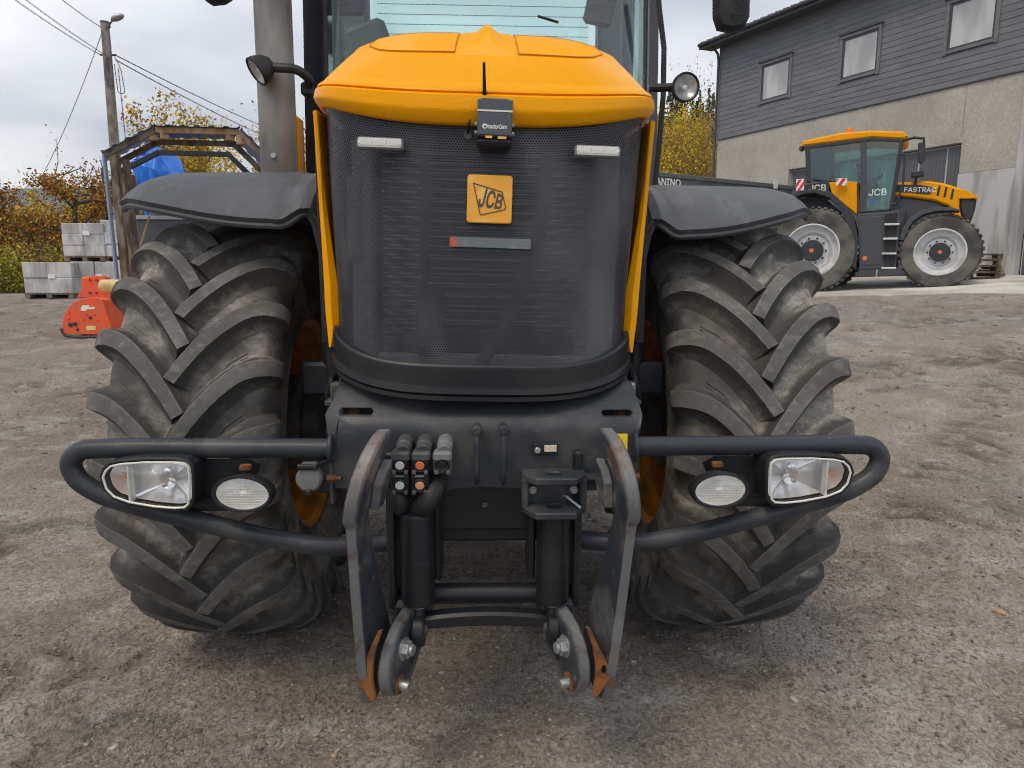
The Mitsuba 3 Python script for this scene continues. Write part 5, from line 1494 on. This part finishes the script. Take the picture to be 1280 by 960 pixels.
# ================================================================== wooden pallets by the hall
def pallet(M, parent_label, group=None, L=1.2, W=.8, boards=5):
    k = thing('wooden_pallet', parent_label, 'pallet', group)
    for i in range(boards):
        part(k, 'top_board', xf(box((0, (i - (boards - 1) / 2) * (W - .1) / (boards - 1), .133), (L, .095, .022), .003), M), 'old_wood')
    for j in (-1, 0, 1):
        part(k, 'stringer', xf(box((j * (L / 2 - .06), 0, .108), (.1, W, .022), .003), M), 'old_wood')
        part(k, 'bottom_board', xf(box((0, j * (W / 2 - .06), .011), (L, .1, .022), .003), M), 'old_wood')
        for i in (-1, 0, 1):
            part(k, 'block', xf(box((j * (L / 2 - .06), i * (W / 2 - .06), .06), (.1, .1, .074), .004), M), 'old_wood')
    return k
for i, (nm, tl, zz) in enumerate((('lowest', 0, 0), ('second', 1, .15), ('third', 0, .30), ('fourth', 1, .45))):
    c = at(1212, 345, 17.6)
    Mp = mat4(rot([0, 0, 1], -30 + 4 * tl)[:3, :3], (c[0], c[1], gz(c[0], c[1]) + .07 + zz))
    pallet(Mp, f'{nm} grey wooden pallet of the stack beside the second tractor\'s front wheel')
c = at(1238, 345, 17.8)
PB = thing('timber_block', 'short stack of brown timber lying against the hall wall', 'timber')
for i in range(3):
    part(PB, 'plank', xf(box((0, 0, .05 + i * .09), (.62 - .1 * i, .14, .08), .006), mat4(rot([0, 0, 1], -62)[:3, :3], (c[0], c[1], gz(c[0], c[1]) + .06))), 'fresh_wood' if i == 1 else 'old_wood')

# ================================================================== dark container behind
a, b = at(800, 214.5, 20.0), at(992, 232, 23.2)
dz = b - a; dz[2] = 0; Lc = np.linalg.norm(dz); dz /= Lc
nz_ = np.array([dz[1], -dz[0], 0])
MC = np.eye(4); MC[:3, 0] = dz; MC[:3, 1] = [0, 0, 1]; MC[:3, 2] = nz_; MC[:3, 3] = [a[0], a[1], 0]
za = (a[2] + b[2]) / 2
gc = gz(a[0], a[1])
def cb(c, s, ch=.01): return xf(box(c, s, ch), MC)
CT = thing('container', 'dark grey-green container with white lettering between the trees and the hall', 'container')
part(CT, 'side_wall', cb((Lc / 2, (za + gc) / 2, -1.2), (Lc, za - gc, 2.4), .03), 'box_green')
part(CT, 'top_rail', cb((Lc / 2, za - .05, .01), (Lc + .04, .12, .08), .012), 'box_green')
for i in range(9):
    part(CT, 'side_rib', cb((.15 + i * (Lc - .3) / 8, (za + gc) / 2 - .1, .012), (.06, za - gc - .25, .05), .008), 'box_green')
q = on_plane(838, 226, [a[0], a[1], 0], nz_)
uu = np.dot(q - a, dz)
part(CT, 'lettering', xf(mv(text('ANINO', .19, .01, True, .95), uu - .12, q[2] - .05, .041), MC), 'white_paint')
part(CT, 'small_lettering', xf(mv(text('EGIL HANSEN'[0:0] or 'TRANSPORT', .06, .01, True, .62), uu + .05, q[2] + .13, .041), MC), 'white_paint') if False else None
q = on_plane(968, 230, [a[0], a[1], 0], nz_)
uu = np.dot(q - a, dz)
part(CT, 'white_plate', cb((uu, q[2], .05), (.20, .30, .02), .004), 'white_paint')

# ================================================================== canopy frame on the left
CN = thing('canopy', 'open canopy of bent roof sheets on old wooden posts', 'shelter')
fr_px = [(127, 191), (192, 158), (300, 161), (352, 212)]
F0 = [at(x, y, 12.0) for x, y in fr_px]
dY = np.array([-.85, 2.0, 0])
def cor_sheet(p, q, ribs):
    """a ribbed sheet from p-q along dY"""
    n = ribs * 8 + 1
    t = np.linspace(0, 1, n)
    up = np.cross(dY, q - p); up /= np.linalg.norm(up)
    if up[2] < 0: up = -up
    h = .018 * np.clip(np.cos((t * ribs) * 2 * np.pi) * 2 - .6, -.2, 1)
    e = p + (q - p) * t[:, None] + up * h[:, None]
    V = np.stack([e - dY * .04, e + dY * .50])
    return shell(V, .006), up
for i in range(3):
    m, up = cor_sheet(F0[i], F0[i + 1], 4 if i != 1 else 6)
    part(CN, 'roof_sheet', m, 'roof_sheet' if i == 1 else 'sheet_inside', smooth=40)
    for k in range(2):
        o = -up * (.05 if k == 0 else .17)
        a, b = F0[i] + o + dY * (.0 if k == 0 else .20), F0[i + 1] + o + dY * (.0 if k == 0 else .20)
        part(CN, 'rafter', beam(a + (b - a) * .02, b - (b - a) * .02, .045, .09, .004), 'old_wood' if k else ('fresh_wood' if i == 1 else 'old_wood'))
    for t in ((.12, .88) if i == 1 else (.15, .92)):
        a = F0[i] + (F0[i + 1] - F0[i]) * t - up * .11
        part(CN, 'spacer', beam(a, a + dY * .05, .13, .14, .004), 'fresh_wood')
        part(CN, 'purlin', beam(a + up * .05 + dY * .05, a + up * .05 + dY * .33, .05, .07, .004), 'old_wood')
    a, b = F0[i] - up * .09 + dY, F0[i + 1] - up * .09 + dY
    part(CN, 'rear_frame', beam(a, b, .06, .09, .004), 'dark')
for i, j in ((0, 'left'), (3, 'right')):
    for k in (0, 1):
        t = F0[i] + dY * k
        xo = .17 if i == 0 else -.17
        g = gz(t[0] + xo, t[1])
        part(CN, 'post', beam((t[0] + xo + .04, t[1] + .05, g - .1), (t[0] + xo, t[1] + .05, t[2] - .02), .11, .11, .006), 'old_wood')
        part(CN, 'brace_post', beam((t[0] + xo + .17, t[1] + .25, g - .1), (t[0] + xo + .08, t[1] + .25, t[2] - .06), .09, .09, .006), 'old_wood')
    t = F0[i]
    xo = .05 if i == 0 else -.05
    part(CN, 'side_sheet', J(beam((t[0] + xo + .07, t[1] - .03, gz(t[0], t[1]) - .1), (t[0] + xo, t[1] - .03, t[2] - .04), .09, .03, .003)), 'sheet_inside', label='narrow blue-grey edge sheet beside the post')
part(CN, 'brace', beam(at(150, 275, 12.3), at(180, 330, 12.3), .05, .05), 'old_wood')

# ---- things behind the canopy
TB = thing('trailer_box', 'dark grey steel trailer box under the canopy', 'trailer')
a, b = at(170, 272, 13.0), at(262, 272, 13.0)
g = gz(a[0], 13)
part(TB, 'body', box(((a[0] + b[0]) / 2, 13.9, (a[2] + g + .3) / 2), (b[0] - a[0], 1.8, a[2] - g - .3), .02), 'trailer_grey')
part(TB, 'rim', J(box(((a[0] + b[0]) / 2, 12.985, a[2]), (b[0] - a[0] + .06, .06, .07), .01), box((a[0] - .0, 13.9, a[2]), (.06, 1.84, .07), .01), box((b[0], 13.9, a[2]), (.06, 1.84, .07), .01)), 'galv')
part(TB, 'load', box(((a[0] + b[0]) / 2, 14.0, a[2] + .05), (b[0] - a[0] - .2, 1.4, .10), .03), 'old_wood')
for s_ in (.25, .75):
    part(TB, 'wheel', xf(lathe([(.1, -.1), (.26, -.1), (.3, -.06), (.3, .06), (.26, .1), (.1, .1)], 24, closed=True), mat4(frame((1, 0, 0)), (a[0] + (b[0] - a[0]) * s_, 13.9, g + .3))), 'rubber_far')
part(TB, 'rail', tube(fillet([at(185, 268, 13.2), at(185, 264, 13.2), at(202, 264, 13.2), at(202, 268, 13.2)], .04), .012, 6), 'mech_grey')
thing('plank', 'pale wooden plank leaning against the dark trailer box', 'plank', mesh=beam(at(187, 270, 12.75), at(167, 335, 12.6), .05, .03), mat='fresh_wood')
TP = thing('blue_tarpaulin', 'bright blue tarpaulin draped over a tall stack behind the canopy', 'tarpaulin')
def tarp():
    base = at(200, 300, 15.5)
    ol = [at(172, 207, 15.5), at(188, 190, 15.5), at(203, 184, 15.5), at(210, 196, 15.5), at(222, 216, 15.5), at(232, 240, 15.5), at(236, 300, 15.5), at(196, 300, 15.5), at(182, 240, 15.5)]
    pts = []
    for p in ol:
        pts += [p + [0, -.35, 0], p + [.05, .5, -.05]]
    pts.append(at(205, 215, 15.5) + [0, -.55, 0])
    m = hull(pts)
    m = m.subdivide_to_size(.09)
    v = m.vertices
    n = m.vertex_normals
    f = meshkit.fbm(v * np.array([5, 5, 1.6]) + 3, 3, 4) - .5
    w = np.abs(np.sin(v[:, 0] * 17 + v[:, 2] * 4 + 5 * meshkit.noise(v * 2)))
    m.vertices = v + n * (f * .16 - .035 * w ** 3)[:, None]
    return m
scene[TP] = mikit.ply(tarp(), 'tarp_blue', 50)

# ---- wrapped packs of paving stones
def pack(px0, px1, py0, py1, Y, lab, layers, dep=.95, seed=0, on=None):
    a, b = at(px0, py1, Y), at(px1, py0, Y)
    if on is not None: a[2] = on
    k = thing('paving_pack', lab, 'pallet load', 'wrapped packs of paving stones')
    zt, z0 = b[2], a[2] + .12
    h = (zt - z0) / layers
    r = np.random.default_rng(seed)
    cx, w = (a[0] + b[0]) / 2, b[0] - a[0]
    for i in range(layers):
        nb_ = 2
        for j in range(nb_):
            ww = w / nb_
            part(k, 'stone_layer', box((a[0] + ww * (j + .5) + r.uniform(-.008, .008), Y + dep / 2 + r.uniform(-.02, .02), z0 + h * (i + .5)), (ww - .002, dep + r.uniform(-.02, .01), h - .004), .012), 'wrapped_stone')
    part(k, 'label_sheet', box((cx + .1 * w, Y - .025, zt - h * .9), (.16, .006, .10)), 'white_paint')
    for j in (-1, 0, 1):
        part(k, 'pallet_block', box((cx + j * (w / 2 - .07), Y + dep / 2, a[2] + .05), (.12, dep, .09), .005), 'old_wood')
    part(k, 'pallet_deck', box((cx, Y + dep / 2, a[2] + .105), (w, dep + .02, .026), .003), 'old_wood')
    return zt
Yp = 17.4
z1 = pack(31, 88, 328, 373, Yp, 'lower wrapped stone pack furthest left, with nothing on top', 2, seed=1)
z2 = pack(92, 146, 327, 373, Yp + .35, 'lower wrapped stone pack beside the mower, carrying another', 2, seed=2)
pack(148, 200, 325, 373, Yp + .4, 'lower wrapped stone pack behind the canopy post', 2, seed=3)
pack(80, 128, 279, 326, Yp + .35, 'upper wrapped stone pack on the left of the pair', 3, seed=4, on=z2 + .002)
pack(128, 176, 275, 326, Yp + .4, 'upper wrapped stone pack cut by the canopy post', 3, seed=5, on=z2 + .002)

# ================================================================== red flail mower
FM = thing('flail_mower', 'red flail mower standing on the gravel by the left tyre', 'mower')
Ym = 10.3
so = [(79, 417), (77.5, 408), (79, 396), (84, 386), (92, 378), (104, 373), (120, 371), (128, 374), (133, 392), (139, 408), (140, 419)]
SP = pxz(so, Ym)
SPc = SP.copy()
part(FM, 'side_plate', front(plate(SP, .03, .006), Ym + .03), 'red_paint')
part(FM, 'housing', front(plate(inset(ccw(SP), .03), 1.9, .02), Ym + 1.93), 'red_paint')
part(FM, 'headstock', J(front(plate(pxz([(96, 372), (108, 347), (112, 345), (131, 345), (133, 360), (150, 372)], Ym + .5), .04, .006), Ym + .54), front(plate(pxz([(100, 372), (108, 350), (131, 350), (136, 372)], Ym + .9), .04, .006), Ym + .94), box(at(121, 357, Ym + .7) + [0, 0, .02], (.24, .4, .22), .02)), 'red_paint')
part(FM, 'flange_bolts', J([cyl(at(x, y, Ym + .46), at(x, y, Ym + .50), .014, 6) for x in (112, 120, 128) for y in (350, 366)]), 'far_dark', kind='stuff')
q0, q1 = at(127, 358.5, Ym + .35), at(151, 358.5, Ym + .35)
part(FM, 'drive_guard', cyl(q0, q1, .105, 24, .012), 'cream_paint', label='cream coloured drive guard')
part(FM, 'gearbox', J(box(at(156, 358, Ym + .4), (.12, .18, .2), .03), cyl(at(150, 364, Ym + .2), at(152, 366, Ym - .05), .03, 10)), 'far_dark')
part(FM, 'skid', J(tube([pxz([(76, 411)], Ym)[0][[0, 0, 1]] * [1, 0, 1] + [0, Ym - .0, 0], pxz([(79, 419)], Ym)[0][[0, 0, 1]] * [1, 0, 1] + [.02, Ym, 0], pxz([(95, 421.5)], Ym)[0][[0, 0, 1]] * [1, 0, 1] + [0, Ym, 0], pxz([(138, 420.5)], Ym)[0][[0, 0, 1]] * [1, 0, 1] + [0, Ym, 0]], .022, 8)), 'far_dark')
def onm(px, py, d=0.0): 
    q = at(px, py, Ym); return q
q = onm(110, 385.5)
lg = ccw(np.array([(-.10, -.035), (-.095, .01), (-.07, .045), (.03, .045), (.01, .02), (.10, .02), (.085, -.01), (-.02, -.012), (-.03, -.035)]) * 1.0)
part(FM, 'logo', front(mv(plate(lg, .003), q[0], q[2]), Ym - .001), 'white_paint')
q = onm(114, 410)
part(FM, 'sticker', front(mv(plate(rrect(-.065, -.03, .065, .03, .004), .003), q[0], q[2]), Ym - .001), 'cream_lens')
part(FM, 'sticker_print', front(mv(J(plate(rrect(-.05, -.02, -.005, .02, .004), .002), mv(plate(rrect(.01, -.02, .055, .02, .004), .002), 0, 0, 0)), q[0], q[2]), Ym - .005), 'yellow_sticker')
for i, (x, y, r_) in enumerate(((86, 390, .02), (85, 398, .02), (113, 397, .022), (104, 399, .016), (108, 393, .012), (118, 393, .012), (122, 400, .012), (88, 406, .03), (94, 405, .03), (97, 412, .02))):
    q = onm(x, y)
    part(FM, 'bolt', cyl(q + [0, .002, 0], q + [0, -.016, 0], r_, 10, .003), 'far_dark' if i >= 7 or i == 2 else 'red_paint')

# ================================================================== pole, lamp, wires
YPL = 22.0
tp, bt_ = at(131, 29, YPL), at(147, 300, YPL)
PL = thing('utility_pole', 'weathered wooden utility pole with a street lamp and cables', 'pole')
gb_ = gz(tp[0], YPL) - .5
part(PL, 'shaft', tube([(tp[0], YPL, gb_), (tp[0], YPL, (gb_ + tp[2]) / 2), (tp[0], YPL, tp[2])], [.17, .145, .115], 14), 'pole_wood', smooth=40)
part(PL, 'cap', cyl((tp[0], YPL, tp[2]), (tp[0], YPL, tp[2] + .04), .125, 14), 'mech_grey')
LM = part(PL, 'lamp_arm', tube(fillet([tp + [.05, 0, -.25], tp + [.16, -.05, -.02], tp + [.32, -.1, .08]], .1), .022, 8), 'mech_grey')
hd = trimesh.creation.icosphere(3, 1.0); hd.vertices *= [.20, .12, .085]
hd = xf(hd, mat4(rot([0, 1, 0], -22)[:3, :3], tp + [.42, -.12, .12]))
part(LM, 'lamp_head', hd, 'galv', smooth=True)
part(PL, 'cable_coil', J([xf(lathe([(.20 + .012 * math.cos(a), .012 * math.sin(a)) for a in np.linspace(0, 2 * math.pi, 6)[:-1]], 20, closed=True), mat4(np.array([[.55, 0, 0], [0, 0, -1], [0, 1.9, 0]]), (tp[0] + .08 + d, YPL - .16 - d, tp[2] - 1.35))) for d in (0, .015, .03)]), 'wire')
part(PL, 'bracket', J(cyl((tp[0] - .2, YPL, tp[2] - .85), (tp[0] + .25, YPL, tp[2] - .85), .03, 8), cyl((tp[0] - .14, YPL, tp[2] - .1), (tp[0] + .16, YPL, tp[2] - .1), .02, 8)), 'mech_grey')
part(PL, 'cable', tube(fillet([tp + [.2, 0, -.9], tp + [.35, 0, -1.2], tp + [.42, 0, -1.9], tp + [.22, 0, -1.9], tp + [.18, 0, -1.1]], .3), .012, 5), 'wire')
part(PL, 'down_cable', tube([tp + [.28, 0, -1.2], tp + [.35, 0, -4], tp + [.33, 0, -6.5]], .012, 5), 'wire')
def wire(p, q, sag, lab, r=.012):
    t = np.linspace(0, 1, 24)[:, None]
    P = p + (q - p) * t - np.array([0, 0, sag]) * 4 * t * (1 - t)
    thing('overhead_wire', lab, 'wire', mesh=tube(P, r, 5), mat='wire', smooth=True)
wire(tp + [-.2, 0, -.85], at(-95, -85, 14), .10, 'left overhead cable of the pair running from the pole to the upper left', .010)
wire(tp + [.1, 0, -.95], at(-75, -85, 14), .10, 'right overhead cable of the pair running from the pole to the upper left', .010)
wire(tp + [-.14, 0, -.1], at(10, -55, 14), .05, 'thin overhead wire ending at the top of the pole', .010)
wire(tp + [.22, 0, -.85], at(470, 205, 60), .5, 'upper of the two cables running from the pole down to the right', .016)
wire(tp + [.22, 0, -.98], at(470, 212, 60), .7, 'lower of the two cables running from the pole down to the right', .016)
wire(tp + [-.12, 0, -.3], at(38, 245, 30), .3, 'thin slack wire dropping from the pole to the lower left', .010)

# ================================================================== trees
ORANGE = [(0.576, 0.2225, 0.0393), (0.4189, 0.1963, 0.0524), (0.2618, 0.1624, 0.0655), (0.5236, 0.3142, 0.0524), (0.1833, 0.144, 0.0655)]
YELLOW = [(0.75, 0.562, 0.0355), (0.7099, 0.4436, 0.0444), (0.5028, 0.3846, 0.0592), (0.75, 0.6508, 0.0592), (0.355, 0.3254, 0.0592)]
GOLD = [(0.75, 0.4536, 0.032), (0.7204, 0.3735, 0.04), (0.5336, 0.3468, 0.0534), (0.4002, 0.3202, 0.0534), (0.2668, 0.2668, 0.0534)]
BROWN = [(0.238, 0.1666, 0.0833), (0.3094, 0.2142, 0.0952), (0.1666, 0.1309, 0.0714), (0.3808, 0.238, 0.0476)]
GREEN = [(0.2618, 0.2499, 0.0381), (0.3808, 0.3094, 0.0428), (0.1428, 0.1666, 0.0381), (0.476, 0.357, 0.0357)]
def plant_at(px, py_top, Y):
    p = at(px, py_top, Y)
    g = float(gz(p[0], Y))
    return np.array([p[0], Y, g - .05]), p[2] - g
orch = [(-30, 232, 24.5, ORANGE, 4200, 'orange leaved orchard tree at the far left edge'), (20, 236, 25.5, ORANGE, 4000, 'orange orchard tree left of the stone packs'), (62, 222, 28, GOLD, 3600, 'golden orchard tree behind the lone stone pack'), (98, 216, 25.5, ORANGE, 3600, 'brown and orange orchard tree behind the upper stone packs'), (128, 192, 29, BROWN, 500, 'nearly bare tree reaching up beside the canopy post'), (160, 226, 31, ORANGE, 2200, 'russet tree seen through the canopy'), (215, 235, 30, BROWN, 1800, 'brown tree behind the blue tarpaulin')]
for i, (px, py, Y, cols, nl, lab) in enumerate(orch):
    b, h = plant_at(px, py, Y)
    tree('orchard_tree', lab, 'tree', b, h * 1.08, 300 + i, cols, int(nl * 1.7), .055, .16, .62, .45, h * .035, nb=(7, 5, 4), group='autumn orchard trees behind the stone packs', trunk=.55)
for i, (px, py, Y, cols, lab) in enumerate([(-20, 322, 20.5, GREEN, 'yellow-green bush at the left edge of the yard'), (18, 330, 21.5, GREEN, 'low green bush left of the lone stone pack'), (50, 318, 23, BROWN, 'brown bush behind the lone stone pack'), (72, 312, 23.5, GREEN, 'yellowing bush beside the stone packs'), (5, 300, 24, GOLD, 'golden bush behind the green ones'), (110, 300, 24.5, BROWN, 'dull brown bush behind the upper packs'), (150, 290, 26, BROWN, 'brown bush behind the canopy post'), (205, 296, 25, GREEN, 'bush behind the trailer box'), (40, 290, 26, BROWN, 'tall brown thicket behind the bushes'), (85, 280, 27, ORANGE, 'russet thicket between the orchard trees')]):
    b, h = plant_at(px, py, Y)
    tree('bush', lab, 'bush', b, h * 1.0, 400 + i, cols, 2600, .05, .30, .8, .25, .04, nb=(9, 6, 4), group='bushes along the orchard', trunk=.6)
for i, (px, py, Y, cols, nl, lab) in enumerate([(258, 138, 34, GOLD, 6000, 'tall golden birch behind the canopy roof'), (228, 190, 35, GOLD, 3600, 'small golden birch behind the canopy'), (288, 165, 36, YELLOW, 5200, 'yellow birch left of the exhaust stack'), (312, 158, 38, YELLOW, 2600, 'thin half-bare birch beside the exhaust stack'), (325, 140, 40, BROWN, 700, 'bare birch right behind the exhaust stack'), (352, 165, 37, GOLD, 2000, 'birch hidden behind the exhaust stack')]):
    b, h = plant_at(px, py, Y)
    tree('birch_tree', lab, 'tree', b, h * 1.05, 500 + i, cols, int(nl * 2.2), .080, .24, .42, .8, .09, nb=(10, 5, 4), bark='birch_bark', group='birches left of the cab', trunk=.8, narrow=.6)
k = 0
rw = np.random.default_rng(77)
for i in range(20):
    px = 806 + i * 5.0 + rw.uniform(-2, 2)
    Y = [38, 44, 41, 47][i % 4] + rw.uniform(-1, 1)
    py = rw.uniform(128, 172)
    tall = i in (12, 16)
    if tall: py = 84 if i == 12 else 78
    b, h = plant_at(px, py, Y)
    b[2] = min(b[2], 1.2)
    col = YELLOW if i % 3 else GOLD
    tree('birch_tree', ('left' if i == 12 else 'right') + ' one of the two tall half-bare birches above the yellow thicket' if tall else 'slender yellow birch in the thicket beside the hall', 'tree', b, h * 1.05, 600 + i, BROWN if tall else col, 900 if tall else 3600, .062, .30 if not tall else .25, .30, 1.0, .07, nb=(11, 4, 3), bark='birch_bark', group='tall birches above the thicket' if tall else 'yellow birches beside the hall', trunk=.85, narrow=.6)

# ================================================================== hills
def hill(x0, x1, y0, y1, hf, nx, ny):
    X, Yv = np.meshgrid(np.linspace(x0, x1, nx), np.linspace(y0, y1, ny))
    return grid(np.stack([X, Yv, hf(X, Yv)], -1))
paint('forest_floor', mikit.proc(lambda p, n, uv: mix((.030, .036, .016), (.085, .065, .022), fbm(p.x * .12, p.y * .12, 0, 4))), .9, spec=.1)
def hR(X, Yv):
    t = np.clip((Yv - 60) / 110, 0, 1)
    top = at(845, 158, 170)[2]
    n_ = meshkit.fbm(np.stack([X, Yv, X * 0], -1) * .03, 3, 3)
    return 0.5 + (top - .5) * (t * t * (3 - 2 * t)) * (.85 + .3 * n_) * np.clip((X + 10) / 30, .15, 1)
struct('wooded_hill', hill(-20, 130, 55, 185, hR, 60, 40), 'forest_floor', 'wooded hillside behind the birches', 'hill', smooth=True)
def conifers(n, x0, x1, y0, y1, hf, seed):
    r = np.random.default_rng(seed)
    V, Fc, C, o = [], [], [], 0
    for i in range(n):
        x, y = r.uniform(x0, x1), r.uniform(y0, y1)
        z = float(hf(np.array([x]), np.array([y]))[0])
        h = r.uniform(4, 8); w = h * r.uniform(.16, .22)
        c = np.array([(.026, .040, .018), (.034, .046, .022), (.20, .14, .02), (.09, .09, .03)][r.choice(4, p=[.5, .25, .12, .13])])
        m = 110
        t = r.uniform(0, 1, m) ** .8
        a = r.uniform(0, 6.283, m)
        rad = w * (1 - t) * r.uniform(.4, 1, m)
        cent = np.stack([x + rad * np.cos(a), y + rad * np.sin(a), z + h * (.08 + .92 * t)], -1)
        v, f, cc = leaves(cent, .32, r, [c, c * 1.3, c * .7])
        V.append(v); Fc.append(f + o); C.append(cc); o += len(v)
    return np.vstack(V), np.vstack(Fc), np.vstack(C)
V, Fc, C = conifers(200, 8, 75, 85, 172, hR, 5)
struct('hillside_forest', trimesh.Trimesh(V, Fc, process=False), 'leaf', 'dark spruce forest with autumn trees on the hillside', 'forest', smooth=False, kind='stuff', color=C)
# the far side of the valley on the left
def hL(X, Yv):
    t = np.clip((Yv - 700) / 1100, 0, 1)
    top = at(40, 238, 1800)[2]
    n_ = meshkit.fbm(np.stack([X, Yv, X * 0], -1) * .0022, 4, 3)
    return -120 + (top + 120) * np.sin(t * math.pi / 2) * (.93 + .12 * n_) - .05 * np.clip(X + 900, 0, 2000)
paint('far_forest', mikit.proc(lambda p, n, uv: mix(mix((.020, .028, .018), (.055, .058, .045), fbm(p.x * .02, p.y * .02, 0, 4)), (.55, .56, .58), smoothstep(.55, .8, fbm(p.x * .013, p.y * .013 + 5, 0, 4)) * smoothstep(90, 220, p.z) * .6)), .9, spec=.1)
struct('far_hillside', hill(-3200, 600, 700, 1850, hL, 160, 60), 'far_forest', 'distant bluish hillside with a dusting of snow across the valley', 'hill', smooth=True)

# ================================================================== air
scene['air'] = {'type': 'homogeneous', 'albedo': {'type': 'rgb', 'value': [.95, .955, .965]}, 'sigma_t': {'type': 'rgb', 'value': [.00017, .00020, .00027]}}
scene['haze'] = {'type': 'cube', 'to_world': T().translate([-900, 900, 70]).scale([2700, 1020, 200]), 'bsdf': {'type': 'null'}, 'interior': {'type': 'ref', 'id': 'air'}}
labels['haze'] = {'kind': 'stuff', 'label': 'thin bluish haze in the valley air', 'category': 'haze'}
scene['camera']['medium'] = {'type': 'ref', 'id': 'air'}
